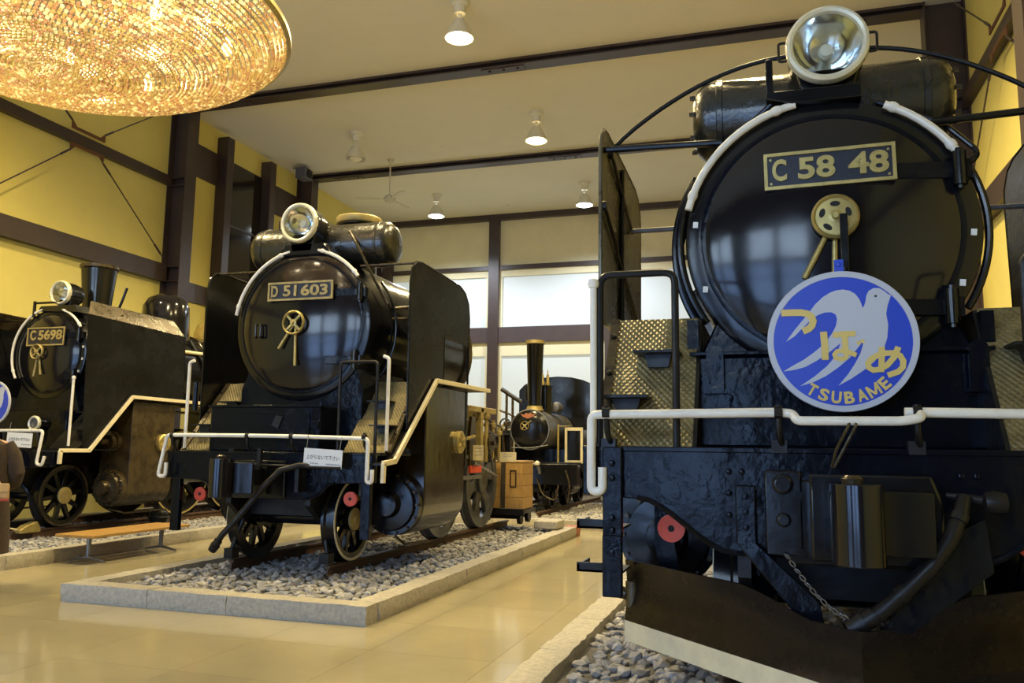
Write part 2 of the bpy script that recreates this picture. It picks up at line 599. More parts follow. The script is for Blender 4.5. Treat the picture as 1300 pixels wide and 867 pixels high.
# far bay of the left wall: posts, brown bands, dark panel
trim(G().box(XL, XL + .05, 15.3, 20.25, 7.80, 8.60), 'brown2')
trim(G().box(XL, XL + .05, 15.3, 20.25, 4.75, 5.20), 'brown2')
trim(G().box(XL, XL + .06, 17.0, 18.5, 5.2, 8.58), 'darkglass')
trim(G().box(XL, XL + .09, 17.0, 18.5, 6.9, 6.96))
for y in (16.75, 18.6):
    trim(G().box(XL, XL + .32, y - .13, y + .13, 0, 9.05), 'brown', 0.01)
trim(G().box(XL, XL + .04, 20.6, YB, 8.30, 8.36), 'wall_pale')
trim(G().box(XL, XL + .12, YB - .5, YB, 0, 9.05), 'brown')

# back wall with frosted windows
wb = G().box(XL, XR, YB + .12, YB + .3, 0, ZC).build('wall_back', 'wall_pale', kind='structure', label='rear wall of frosted windows in brown frames')
trim(G().box(XL, XR, YB - .12, YB + .12, 9.06, ZC))
trim(G().box(XL, XR, YB - .04, YB + .12, 7.35, 7.50))
trim(G().box(XL, XR, YB - .06, YB + .12, 4.90, 5.41), 'brown2')
trim(G().box(XL, XR, YB - .06, YB + .12, 0, 1.9), 'brown2')
mull = [-12.6, -8.68, -4.75, -0.82, 3.25]
for x in mull:
    trim(G().box(x - .18, x + .18, YB - .10, YB + .12, 0, 9.06))
wn = 0
for xa, xb in zip(mull, mull[1:]):
    xa, xb = xa + .18, xb - .18
    trim(G().box(xa, xb, YB + .07, YB + .12, 7.50, 9.06), 'blind')
    for (za, zb, zs) in ((5.41, 7.35, 7.13), (1.9, 4.90, 4.46)):
        wn += 1
        w = G().box(xa, xa + .10, YB + .02, YB + .12, za, zb).box(xb - .10, xb, YB + .02, YB + .12, za, zb) \
            .box(xa + .10, xb - .10, YB + .02, YB + .12, zs, zb).build('window_%d' % wn, 'blind', kind='structure',
                label='frosted daylit window of the rear wall')
        G().box(xa + .10, xb - .10, YB + .08, YB + .115, za, zs).build('pane', 'pane', w)

# entrance glazing behind the viewer: daylight comes in here
for (xa, xb) in ((-11.2, -9.0), (-8.6, -6.4), (-4.6, -2.6), (-2.2, -0.2)):
    wn += 1
    w = G()
    for x in (xa, xb):
        w.box(x - .06, x + .06, YF, YF + .08, 0.1, 3.3)
    w.box(xa, xb, YF, YF + .08, 3.2, 3.3).box(xa, xb, YF, YF + .08, 0.1, 0.2).box(xa, xb, YF, YF + .08, 2.1, 2.18)
    wo = w.build('window_%d' % wn, 'brown', kind='structure', label='daylit glazing of the entrance wall')
    G().box(xa + .06, xb - .06, YF + .01, YF + .04, 0.2, 2.1).build('pane', 'frontpane', wo)
    G().box(xa + .06, xb - .06, YF + .01, YF + .04, 2.18, 3.2).build('pane', 'frontpane', wo)
    G().box(xa + .06, xb - .06, YF + .01, YF + .04, 3.6, 5.8).build('pane', 'high_fill', wo)  # unseen glowing sheet added above the window frame as front fill light

# ============================================================ lamps, fan, loudspeaker
def pendant(x, y, lit, label, group=None, power=0, col=WARM):
    r = empty('ceiling_lamp', (x, y, ZC), label, 'lamp', group=group)
    G().lathe([(0, 0), (.16, 0), (.16, -.06), (.11, -.10), (.10, -.24), (0, -.24)], (0, 0, 0), 'Z', 20).build('mount', 'lampwhite', r)
    G().lathe([(0, -.24), (.035, -.24), (.035, -.36), (0, -.36)], (0, 0, 0), 'Z', 10).build('stem', 'lampwhite', r)
    G().lathe([(.05, -.34), (.10, -.36), (.17, -.48), (.24, -.64), (.26, -.70), (.25, -.70), (.16, -.48), (.09, -.37), (.05, -.355)],
              (0, 0, 0), 'Z', 24).build('lamp_shade', 'lampwhite', r)
    b = 'bulb_off' if not lit else ('bulb_warm' if col is WARM else 'bulb_cool')
    G().lathe([(0, -.45), (.06, -.46), (.13, -.56), (.17, -.64), (.16, -.70), (.09, -.745), (0, -.76)], (0, 0, 0), 'Z', 20).build('bulb', b, r)
    if lit:
        lamp_light('lamp_glow', (0, 0, -.86), power, col, 0.15, parent=r, kind='SPOT', spot=2.75)
    return r


PW = 1350
LX = (-9.72, -5.03)
pendant(LX[1], 12.70, True, 'lit warm ceiling lamp on the bare boards nearer than the first roof beam', power=PW)
pendant(LX[1], 17.72, True, 'lit warm ceiling lamp between the two roof beams', power=PW)
pendant(LX[0], 17.70, False, 'unlit ceiling lamp beside the ceiling fan', None)
pendant(LX[0], 22.95, True, 'lit white ceiling lamp at the rear, on the yellow side wall side', power=PW * .8, col=COOL)
pendant(LX[1], 22.98, True, 'lit white ceiling lamp at the rear, beside the steel smoke deflector', power=PW * .8, col=COOL)
for (x, y, w_) in ((-5.03, 7.4, 'above the smokebox of the middle locomotive'), (-9.72, 7.4, 'above the front of the leftmost locomotive'),
                   (-0.36, 7.4, 'above the boiler of the locomotive with the bird headmark'), (-0.36, 11.6, 'above the cab of the locomotive with the bird headmark')):
    pendant(x, y, True, 'lit warm ceiling lamp ' + w_, 'ceiling lamps', PW)

fan = empty('ceiling_fan', (-9.74, 19.7, ZC), 'cream three-bladed ceiling fan on a long rod', 'ceiling fan')
G().lathe([(0, 0), (.10, 0), (.08, -.08), (.02, -.10), (.018, -1.0), (.05, -1.02), (0, -1.02)], (0, 0, 0), 'Z', 14).build('rod', 'fanmat', fan)
G().lathe([(0, -1.0), (.08, -1.02), (.16, -1.09), (.17, -1.15), (.10, -1.22), (0, -1.23)], (0, 0, 0), 'Z', 20).build('motor', 'fanmat', fan)
for a in (200, 320, 80):
    g = G().prism([(.14, -.03), (.30, -.06), (.85, -.075), (.92, -.03), (.92, .03), (.85, .075), (.30, .06), (.14, .03)], 'xy', -1.14, -1.12)
    g.xf(Matrix.Rotation(math.radians(a), 4, 'Z') @ Matrix.Translation((0, 0, -1.13)) @ Matrix.Rotation(.10, 4, 'X') @ Matrix.Translation((0, 0, 1.13)))
    g.build('blade', 'fanmat', fan)

sp = empty('loudspeaker', (-12.35, 19.55, 8.86), 'small dark grey loudspeaker box bracketed to the brown column top', 'speaker')
G().box(-.15, .17, -.2, .2, 0, .3).build('cabinet', 'grille', sp, 0.02)
G().lathe([(0, 0), (.11, 0), (.12, .02), (.10, .02), (0, .012)], (.17, 0, .15), 'X', 20).build('cone', 'hole', sp)
G().tube(rounded([(-.12, 0, .30), (-.12, 0, .36), (-.35, 0, .36)], .03), .015, 8).box(-.18, .12, -.02, .02, .30, .32).build('bracket', 'brown', sp)

# ============================================================ crystal chandelier
CH = Vector((-5.70, 5.15, 5.02))
RCH, DCH = 1.86, 0.52
ch = empty('chandelier', CH, 'huge bowl-shaped chandelier of warm lit crystal bead strings', 'chandelier')
G().lathe([(RCH + .01, -.02), (RCH + .045, 0.0), (RCH + .045, .04), (RCH + .01, .05)], (0, 0, 0), 'Z', 96).build('rim_hoop', 'gold_paint', ch)
g = G()
for r in (.5, 1.0, 1.45):
    pts = [(r * math.cos(2 * PI * i / 48), r * math.sin(2 * PI * i / 48), .12 * (1 - r / RCH)) for i in range(48)]
    g.tube(pts, .015, 6, True)
for k in range(12):
    a = 2 * PI * k / 12
    g.tube([(0, 0, .30), (RCH * .5 * math.cos(a), RCH * .5 * math.sin(a), .16), (RCH * math.cos(a), RCH * math.sin(a), .02)], .015, 6)
g.build('frame', 'gold_paint', ch)
G().tube([(0, 0, .28), (0, 0, ZC - CH.z)], .03, 10).lathe([(0, 0), (.2, 0), (.22, -.06), (.05, -.1), (0, -.1)], (0, 0, ZC - CH.z), 'Z', 20).build('rod', 'gold_paint', ch)
for k in range(12):
    rr = (1.35 if k % 2 else .85)
    a = 2 * PI * k / 12 + .2
    p = (rr * math.cos(a), rr * math.sin(a), .02)
    G().lathe([(0, -.07), (.035, -.06), (.05, -.02), (.045, .02), (.02, .05), (.02, .10), (0, .10)], p, 'Z', 12).build('bulb', 'bulb_soft', ch)
for k in range(6):
    a = 2 * PI * k / 6 + .45
    lamp_light('chandelier_glow', (1.15 * math.cos(a), 1.15 * math.sin(a), .10), 34, (1.0, .83, .55), .08, parent=ch)


def bead_mesh(r):
    g = G()
    g.lathe([(0, -r), (r * .72, -r * .6), (r, 0), (r * .72, r * .6), (0, r)], (0, 0, 0), 'Z', 6)
    return g


bv, bf = bead_mesh(.0175).v, bead_mesh(.0175).f
beads = []
s = 0.0
prof = []
for i in range(401):
    r = RCH * i / 400
    prof.append((r, -DCH * max(0, 1 - (r / RCH) ** 2.2) ** 0.8))
acc = 0.0
last = prof[0]
nxt = .02
for p in prof[1:]:
    acc += math.hypot(p[0] - last[0], p[1] - last[1])
    last = p
    if acc >= nxt:
        nxt += .041
        n = max(3, int(2 * PI * p[0] / .038))
        ph = random.random()
        for k in range(n):
            a = 2 * PI * (k + ph) / n
            beads.append(Vector((p[0] * math.cos(a), p[0] * math.sin(a), p[1] + random.uniform(-.004, .004))))
cl = Vector((0, 0, 1.4)) - CH
beads.sort(key=lambda b: (b - cl).length)
vis = []
rest = []
for b in beads:
    w = b + CH
    d = w - Vector((0, 0, 1.4))
    inframe = d.dot(_X) is not None
    v = Vector((d.dot(camo.matrix_world.col[0].xyz), d.dot(camo.matrix_world.col[1].xyz), -d.dot(camo.matrix_world.col[2].xyz)))
    u_, v_ = 650 + FPX * v.x / v.z, 433.5 - FPX * v.y / v.z
    if len(vis) < 300 and 0 < u_ < 1300 and 0 < v_ < 867:
        vis.append(b)
    else:
        rest.append(b)
bms = []
for k in ('crystal', 'crystal_clear', 'crystal_rose'):
    bm0 = bead_mesh(.0175).mesh('crystal_bead', 20)
    bm0.materials.append(M[k])
    bms.append(bm0)
for b in vis:
    o = link('crystal_bead', random.choice(bms), ch)
    o.location = b
g = G()
mi = []
for b in rest:
    n0 = len(g.v)
    g.v += [(v[0] + b.x, v[1] + b.y, v[2] + b.z) for v in bv]
    g.f += [[i + n0 for i in f] for f in bf]
    q = random.random()
    mi += [0 if q < .5 else (1 if q < .68 else 2)] * len(bf)
me = bpy.data.meshes.new('crystal_beads')
me.from_pydata(g.v, [], g.f)
for k in ('crystal', 'crystal_clear', 'crystal_rose'):
    me.materials.append(M[k])
me.polygons.foreach_set('material_index', mi)
link('crystal_beads', me, ch, kind='stuff')
# wires that string the beads: hoops
g = G()
for r in [RCH * k / 14 for k in range(2, 14)]:
    z = -DCH * max(0, 1 - (r / RCH) ** 2.2) ** 0.8 + .012
    g.tube([(r * math.cos(2 * PI * i / 64), r * math.sin(2 * PI * i / 64), z) for i in range(64)], .005, 4, True)
g.build('hoop_wires', 'gold_paint', ch)

# ============================================================ track beds
def bed(x0, x1, y0, y1, label, joints_front, name_id, red_end=False, back=True):
    """granite kerb of separate blocks round a ballast bed"""
    k = empty('stone_kerb', ((x0 + x1) / 2, y0, 0), label, 'kerb')
    cx = (x0 + x1) / 2
    h, w = 0.155, 0.20

    def block(a0, a1, b0, b1, m='kerb'):
        L = max(a1 - a0, b1 - b0)
        n = max(2, int(L / .09))
        alongx = (a1 - a0) > (b1 - b0)
        vs, fs = [], []
        prof2 = [(0, 0), (-.008, .04), (-.012, .09), (-.002, h), (w + .002, h), (w + .012, .09), (w + .008, .04), (w, 0)]
        q = len(prof2)
        for i in range(n + 1):
            t = i / n
            for j, (d, z) in enumerate(prof2):
                jit = 0 if j in (0, q - 1) else random.uniform(-.008, .008)
                jz = random.uniform(-.003, .003) if 0 < j < q - 1 else 0
                if alongx:
                    vs.append((a0 + (a1 - a0) * t - cx, b0 + d + jit - y0, z + jz))
                else:
                    vs.append((a0 + d + jit - cx, b0 + (b1 - b0) * t - y0, z + jz))
        for i in range(n):
            for j in range(q - 1):
                a = i * q + j
                fs.append((a, a + 1, a + q + 1, a + q))
        fs.append(tuple(range(q)))
        fs.append(tuple(range(n * q, n * q + q)))
        G().add(vs, fs).build('kerb_stone', m, k, ang=50)
    js = [x0] + joints_front + [x1]
    for a, b in zip(js, js[1:]):
        block(a + .003, b - .003, y0, y0 + w)
    L = 1.02
    for (xa, side) in ((x0, 0), (x1 - w, 1)):
        y = y0 + w
        while y < y1 - .01:
            ye = min(y + L, y1)
            block(xa, xa + w, y + .003, ye - .003, 'kerb_red' if (red_end and side and ye >= y1 - .01) else 'kerb')
            y = ye
    return k


def track(cx, y0, y1, label, zr=0.22):
    t = empty('railway_track', (cx, y0, 0.1), label, 'track')
    gz = zr - 0.1
    n = int((y1 - y0) / .62)
    sm = G().box(-1.0, 1.0, -.1, .1, -.12, -.005).mesh('sleeper')
    sm.materials.append(M['sleeper'])
    for i in range(n + 1):
        o = link('sleeper', sm, t, 0.01)
        o.location = (0, .25 + i * (y1 - y0 - .5) / max(1, n), 0)
    for s_ in (-1, 1):
        x = s_ * .566
        pr = [(-.062, 0), (.062, 0), (.062, .008), (.010, .022), (.010, gz - .035), (.032, gz - .025), (.032, gz - .004), (.026, gz), (-.026, gz), (-.032, gz - .004), (-.032, gz - .025), (-.010, gz - .035), (-.010, .022), (-.062, .008)]
        G().prism([(x + a, b) for a, b in pr], 'xz', 0, y1 - y0).build('rail', 'rust', t)
    return t


def stone_shape(rng):
    bm = bmesh.new()
    bmesh.ops.create_icosphere(bm, subdivisions=1, radius=1)
    for v in bm.verts:
        v.co *= rng.uniform(.7, 1.15)
        v.co.z *= .72
        v.co.x *= 1.15
    vs = [tuple(v.co) for v in bm.verts]
    fs = [[w.index for w in f.verts] for f in bm.faces]
    bm.free()
    return vs, fs


RNG = random.Random(5)
SHAPES = [stone_shape(RNG) for _ in range(10)]
SMESH = []
for (vs, fs) in SHAPES:
    me = bpy.data.meshes.new('stone')
    me.from_pydata(vs, [], fs)
    me.materials.append(M['stone'])
    SMESH.append(me)


def stone_tint(me, tints):
    pass


def ballast(x0, x1, y0, y1, z, label, size=0.045, singles=0, dens=1.0, skip=None):
    cx, cy = (x0 + x1) / 2, y0
    root = empty('ballast_bed', (cx, cy, z), label, 'ballast')
    G().box(x0 - cx, x1 - cx, 0, y1 - y0, -z + .005, -.015).build('bed_base', 'ground', root)
    pts = []
    st = size * 1.55 / dens
    nx, ny = int((x1 - x0) / st), int((y1 - y0) / st)
    for i in range(nx + 1):
        for j in range(ny + 1):
            x = x0 + (i + RNG.uniform(-.4, .9)) * st
            y = y0 + (j + RNG.uniform(-.4, .9)) * st
            if x < x0 + size or x > x1 - size or y < y0 + size or y > y1 - size:
                continue
            if skip and skip(x, y):
                continue
            pts.append((x, y, RNG.uniform(-.02, .012)))
    pts.sort(key=lambda p: p[0] ** 2 + p[1] ** 2)
    groups = [G(), G(), G()]
    cnt = 0
    for (x, y, dz) in pts:
        k = RNG.randrange(10)
        s_ = size * RNG.uniform(.6, 1.1)
        rot = Matrix.Rotation(RNG.uniform(0, 6.28), 3, 'Z') @ Matrix.Rotation(RNG.uniform(-.5, .5), 3, 'X')
        vis_ = False
        if cnt < singles:
            d = Vector((x, y, z - 1.4))
            c0, c1, c2 = (camo.matrix_world.col[q].xyz for q in range(3))
            dep = -d.dot(c2)
            if dep > .1:
                u_, v_ = 650 + FPX * d.dot(c0) / dep, 433.5 - FPX * d.dot(c1) / dep
                vis_ = -10 < u_ < 1010 and v_ < 877
        if vis_:
            o = link('stone', SMESH[k], root)
            o.matrix_local = Matrix.Translation((x - cx, y - cy, dz)) @ (rot.to_4x4() @ Matrix.Diagonal((s_, s_, s_, 1)))
            cnt += 1
        else:
            vs, fs = SHAPES[k]
            g = groups[RNG.randrange(3)]
            o_ = len(g.v)
            off = Vector((x - cx, y - cy, dz))
            g.v += [tuple(rot @ (Vector(v) * s_) + off) for v in vs]
            g.f += [[i + o_ for i in f] for f in fs]
    for q, g in enumerate(groups):
        if not g.f:
            continue
        me = bpy.data.meshes.new('loose_stones')
        me.from_pydata(g.v, [], g.f)
        me.materials.append(M['stone'])
        link('loose_stones', me, root, kind='stuff')
    return root


KA = (-3.07, -6.11, 6.06)
bed(-6.11, -3.07, 6.06, 13.72, 'grey granite kerb round the ballast of the middle locomotive', [-5.17, -4.37], 'a', True)
track(-4.85, 7.55, 13.5, 'rusty rails under the middle locomotive')
ballast(-5.91, -3.27, 6.26, 13.7, .10, 'grey ballast stones round the middle locomotive', .047, 300)

bed(-1.42, 2.2, 4.0, 20.0, 'granite kerb beside the ballast under the snow plough', [-.4, .7], 'b')
track(.33, 4.3, 19.5, 'rails under the locomotive with the snow plough')
ballast(-1.22, 2.0, 4.2, 9.5, .10, 'coarse ballast stones below the snow plough', .05, 300)

bed(-11.9, -8.12, 7.05, 22.0, 'granite kerb behind the wooden bench', [-11, -10, -9], 'c')
track(-10.1, 8.55, 21.5, 'rusty rails under the leftmost locomotive', .25)
ballast(-11.7, -8.32, 7.25, 14.5, .12, 'pale ballast stones behind the wooden bench', .045)

bed(-5.9, -1.9, 14.6, 22.0, 'low granite kerb in front of the small tall-chimney engine', [-4.9, -3.9, -2.9], 'd')
track(-4.9, 15.6, 21.8, 'narrow rails under the small tall-chimney engine', .2)
ballast(-5.7, -2.1, 14.8, 20.5, .10, 'yellow-lit ballast before the small tall-chimney engine', .05)

# ============================================================ LOCOMOTIVES
def rim_bolts(R, zc, n, y, r=.012, a0=0, a1=360):
    g = G()
    for i in range(n):
        a = math.radians(a0 + (a1 - a0) * (i + .5) / n)
        g.cyl((R * math.cos(a), y, zc + R * math.sin(a)), (R * math.cos(a), y - .018, zc + R * math.sin(a)), r, n=6)
    return g


def wheel(root, x, y, z, R, side, spokes=10, face='black', rimm='cream', hub='gold_dull', disc=False, wid=.13, rimw=.028):
    """wheel whose outer face looks along side*x"""
    s = side
    xi, xo = x - s * wid / 2, x + s * wid / 2
    w = G().lathe([(R * .80, -s * wid / 2), (R + .028, -s * wid / 2), (R + .026, -s * (wid / 2 - .03)), (R, -s * (wid / 2 - .045)), (R - .004, s * wid / 2), (R - .05, s * wid / 2 + s * .002), (R * .80, s * wid / 2 - s * .004), (R * .80, -s * wid / 2)],
                  (x, y, z), 'X', 48).build('wheel', face, root)
    G().lathe([(R - .006, s * (wid / 2 + .001)), (R - .006, s * (wid / 2 + .006)), (R - .006 - rimw, s * (wid / 2 + .006)), (R - .006 - rimw, s * (wid / 2 + .001)), (R - .006, s * (wid / 2 + .001))],
              (x, y, z), 'X', 48).build('tyre_edge', rimm, w)
    if disc:
        # box-type disc centre with oval openings: drawn as broad spokes
        n = 6
        for k in range(n):
            a = 2 * PI * k / n + .26
            g = G().prism([(.12 * R, -.19 * R), (.50 * R, -.11 * R), (.84 * R, -.24 * R), (.84 * R, .24 * R), (.50 * R, .11 * R), (.12 * R, .19 * R)], 'yz', -.035, .035)
            g.xf(Matrix.Translation((x + s * .005, y, z)) @ Matrix.Rotation(a, 4, 'X'))
            g.build('spoke', face, w, 0.012)
    else:
        sm = None
        for k in range(spokes):
            a = 2 * PI * k / spokes + .13
            g = G().prism([(.2 * R, -.085 * R), (.82 * R, -.055 * R), (.82 * R, .055 * R), (.2 * R, .085 * R)], 'yz', -.028, .028)
            g.xf(Matrix.Translation((x, y, z)) @ Matrix.Rotation(a, 4, 'X'))
            g.build('spoke', face, w, 0.01)
    G().lathe([(0, -s * wid * .5), (.26 * R, -s * wid * .5), (.26 * R, s * wid * .5), (0, s * wid * .5)], (x, y, z), 'X', 28).build('hub', face, w)
    G().lathe([(0, 0), (.27 * R, 0), (.27 * R, s * .022), (.24 * R, s * .028), (.09 * R, s * .028), (.08 * R, s * .036), (0, s * .036)], (xo, y, z), 'X', 28).build('hub_cap', hub, w)
    return w


def axle(root, y, z, hw=.5, r=.075):
    G().cyl((-hw, y, z), (hw, y, z), r, n=20).build('axle', 'black', root)


def headlight(root, x, y, z, r, up=0.0, rimm='rim', depth=.34):
    ax = Vector((0, 1, -math.sin(up) * 0)).normalized()
    h = G().lathe([(r * .96, .0), (r * .97, .03), (r * .93, .05), (r * .93, depth * .55), (r * .80, depth * .85), (r * .45, depth), (0, depth)], (x, y, z), ax, 40).build('headlight', 'black', root)
    G().lathe([(r * .80, -.010), (r * .83, -.026), (r * .90, -.034), (r * .97, -.024), (r * 1.0, .005), (r * .985, .03), (r * .95, .034), (r * .95, .0), (r * .80, .0), (r * .80, -.010)], (x, y, z), ax, 48).build('rim', rimm, h)
    G().lathe([(r * .85, .01), (r * .70, .08), (r * .45, .14), (r * .2, .165), (0, .17)], (x, y, z), ax, 40).build('reflector', 'chrome', h)
    G().lathe([(0, .06), (.035, .065), (.045, .09), (.02, .12), (.02, .16), (0, .16)], (x, y, z), ax, 16).build('bulb', 'bulb_off', h)
    G().lathe([(0, -.022), (r * .4, -.020), (r * .85, -.004), (r * .85, .006), (r * .4, -.010), (0, -.012)], (x, y, z), ax, 40).build('lens', 'glass', h)
    for s in (-1, 1):
        G().tube(rounded([(x + s * r * .96, y + .02, z - .06), (x + s * (r + .035), y + .02, z - .06), (x + s * (r + .035), y + .02, z + .05), (x + s * r * .96, y + .02, z + .05)], .015, 3), .008, 6).build('latch', 'matt_black', h)
    G().prism([(x - r * .55, z - r * 1.35), (x + r * .55, z - r * 1.35), (x + r * .75, z - r * .5), (x - r * .75, z - r * .5)], 'xz', y + .07, y + .24).build('bracket', 'black', h, .01)
    return h


def numplate(root, body, x, z, w, h, y, fit, tilt=0.0, dull=False, sub=None):
    p = G().box(-w / 2, w / 2, 0, .02, -h / 2, h / 2).build('number_plate', 'plate_dark', root, .003)
    p.location = (x, y, z)
    p.rotation_euler = (0, tilt, 0)
    gm = 'gold_dull' if dull else 'gold_paint'
    t = .018 * w / .66
    G().box(-w / 2, w / 2, -.012, .001, h / 2 - t, h / 2).box(-w / 2, w / 2, -.012, .001, -h / 2, -h / 2 + t) \
        .box(-w / 2, -w / 2 + t, -.012, .001, -h / 2 + t, h / 2 - t).box(w / 2 - t, w / 2, -.012, .001, -h / 2 + t, h / 2 - t).build('plate_border', gm, p)
    # group pieces of the number are spaced as on the plate
    for (txt, cx, wd) in fit:
        text('plate_lettering', txt, .2, gm, p, (cx, -.006, .004 if not sub else .02), depth=.006, offset=.006, fit=(wd, h * .60 if not sub else h * .55))
    if not sub:
        g = G()
        for sx in (-1, 1):
            for sz in (-1, 1):
                g.cyl((sx * (w / 2 - .035), 0, sz * (h / 2 - .035)), (sx * (w / 2 - .035), -.005, sz * (h / 2 - .035)), .007, n=8)
        g.build('plate_screws', gm, p, kind='stuff')
    return p


def handwheel(root, x, z, r, y, a1, a2, l1, l2, solid=False, m='gold_paint'):
    w = G().lathe([(r * .80, .015), (r * .82, -.008), (r * .90, -.018), (r * .98, -.008), (r, .012), (r * .96, .022), (r * .84, .022), (r * .80, .015)], (x, y, z), 'Y', 36).build('handwheel', m, root)
    if solid:
        # dished plate with five oval slots
        G().lathe([(r * .2, -.006), (r * .86, -.002), (r * .86, .014), (r * .2, .010)], (x, y, z), 'Y', 36).build('dish', m, w)
        for k in range(5):
            a = PI / 2 + 2 * PI * k / 5
            ov = [(.56 * r + (.12 * r) * math.cos(t * PI / 6), .21 * r * math.sin(t * PI / 6)) for t in range(12)]
            G().prism(ov, 'xz', -.0065, .006).xf(Matrix.Translation((x, y, z)) @ Matrix.Rotation(-a, 4, 'Y')).build('slot', 'hole', w)
    else:
        for k in range(4):
            a = PI / 4 + PI / 2 * k
            g = G().prism([(.15 * r, -.10 * r), (.84 * r, -.10 * r), (.84 * r, .10 * r), (.15 * r, .10 * r)], 'xz', -.006, .014)
            g.xf(Matrix.Translation((x, y, z)) @ Matrix.Rotation(-a, 4, 'Y'))
            g.build('spoke', m, w, .004)
    G().lathe([(0, -.03), (.12 * r, -.03), (.16 * r, -.012), (.28 * r, -.008), (.3 * r, .02), (0, .02)], (x, y, z), 'Y', 20).build('hub', m, w)
    G().lathe([(0, 0), (.04, 0), (.05, .10), (0, .10)], (x, y + .01, z), 'Y', 16).build('spindle', 'black', w)
    for (a, L, yy) in ((a1, l1, .03), (a2, l2, .045)):
        d = Vector((math.cos(math.radians(a)), 0, math.sin(math.radians(a))))
        p = Vector((x, y + yy, z))
        G().cyl(p + d * r * .2, p + d * L, .013, .016, 12).build('lock_handle', m, root)
    return w


def grabs(root, R, zc, spans, y, r=.02, ends=True):
    for (a0, a1) in spans:
        n = max(6, int(abs(a1 - a0) / 5))
        o = G().tube(arc(0, zc, R, a0, a1, n, y), r, 10).build('grab_rail', 'white', root)
        for t in (.10, .88):
            a = math.radians(a0 + (a1 - a0) * t)
            c = Vector((R * math.cos(a), y, zc + R * math.sin(a)))
            G().lathe([(0, -.024), (r * 1.15, -.022), (r * 1.4, 0), (r * 1.15, .022), (0, .024)], c, (-math.sin(a), 0, math.cos(a)), 12).build('rail_collar', 'white', o)
            G().cyl(c, c + Vector((0, .10, 0)), .012, n=8).build('rail_bracket', 'black', o)


def smokebox(root, R, zc, Rd, L, Lb, hinge_z=(.36, -.42), dm='door', boil_r=.97, bands=True, strap=.30):
    G().lathe([(Rd * .985, -.018), (R - .03, -.012), (R - .006, .0), (R, .02), (R, L), (R * boil_r, L), (R * boil_r, L + .02), (R * .5, L + .02)], (0, 0, zc), 'Y', 72).build('smokebox', 'black', root)
    if Lb > L:
        b = G().lathe([(R * boil_r, L), (R * boil_r, Lb), (R * boil_r * .9, Lb + .01), (0, Lb + .01)], (0, 0, zc), 'Y', 64).build('boiler', 'black', root)
        if bands:
            y = L + .4
            while y < Lb - .1:
                G().lathe([(R * boil_r, y), (R * boil_r + .008, y + .005), (R * boil_r + .008, y + .055), (R * boil_r, y + .06)], (0, 0, zc), 'Y', 64).build('boiler_band', 'black', b)
                y += .85
    G().lathe([(Rd + .015, -.014), (Rd + .02, -.024), (Rd, -.030), (Rd - .02, -.028), (Rd - .025, -.014)], (0, 0, zc), 'Y', 72).build('door_ring', 'blue_black', root)
    d = G().lathe([(0, -.135), (Rd * .25, -.130), (Rd * .5, -.112), (Rd * .75, -.080), (Rd * .93, -.047), (Rd * .985, -.030), (Rd * .995, -.01), (0, -.01)], (0, 0, zc), 'Y', 72).build('smokebox_door', dm, root)
    for hz in hinge_z:
        x1 = math.sqrt(max(.01, R * R - hz * hz))
        z = zc + hz
        xs = [strap + (x1 - .05 - strap) * i / 8 for i in range(9)]

        def yy(x):
            q = min(1, math.hypot(x, hz) / Rd)
            return -.137 + .105 * q * q
        vs, fs = [], []
        for x in xs:
            for (dz, dy) in ((-.045, .03), (-.045, -.012), (.045, -.012), (.045, .03)):
                vs.append((x, yy(x) + dy, z + dz))
        for i in range(8):
            for j in range(4):
                a, b_ = i * 4 + j, i * 4 + (j + 1) % 4
                fs.append((a, b_, b_ + 4, a + 4))
        fs += [(0, 1, 2, 3), (32, 33, 34, 35)]
        G().add(vs, fs).build('hinge_strap', 'blue_black', d, .006)
        G().cyl((x1 - .05, -.055, z - .09), (x1 - .05, -.055, z + .09), .036, n=16).cyl((x1 - .05, -.055, z - .11), (x1 - .05, -.055, z + .11), .018, n=10).box(x1 - .05, x1 + .01, -.05, .02, z - .05, z + .05).build('hinge_barrel', 'black', d)
    return d


def beam(root, hw, yb, zt, ze, zl, xa, xb, th=.05, m='blue_black'):
    pts = [(-hw, zt), (hw, zt), (hw, ze), (xa, ze - .015)]
    for i in range(1, 8):
        t = i / 8
        s_ = t * t * (3 - 2 * t)
        pts.append((xa + (xb - xa) * t, ze - .015 + (zl - ze + .015) * s_))
    pts += [(xb, zl), (-xb, zl)]
    for i in range(7, 0, -1):
        t = i / 8
        s_ = t * t * (3 - 2 * t)
        pts.append((-(xa + (xb - xa) * t), ze - .015 + (zl - ze + .015) * s_))
    pts += [(-xa, ze - .015), (-hw, ze)]
    b = G().prism(pts, 'xz', yb, yb + th).build('buffer_beam', m, root, .006)
    G().box(-hw, hw, yb - .012, yb + .10, zt - .012, zt + .014).build('top_angle', m, b, .005)
    g = G()
    low = [p for p in pts[3:-1]]
    g.tube([(p[0], yb - .004, p[1] + .008) for p in low], .014, 6)
    g.build('lower_flange', m, b)
    g = G()
    for x in (-.52, -.46, .46, .52):
        for z in (zt - .10, zt - .2, zt - .3):
            g.lathe([(0, -.016), (.012, -.012), (.016, 0), (0, 0)], (x, yb, z), 'Y', 8)
    for x in (-hw + .12, hw - .12):
        for z in (zt - .06, zt - .14):
            g.lathe([(0, -.016), (.012, -.012), (.016, 0), (0, 0)], (x, yb, z), 'Y', 8)
    g.build('beam_rivets', m, b, kind='stuff')
    return b


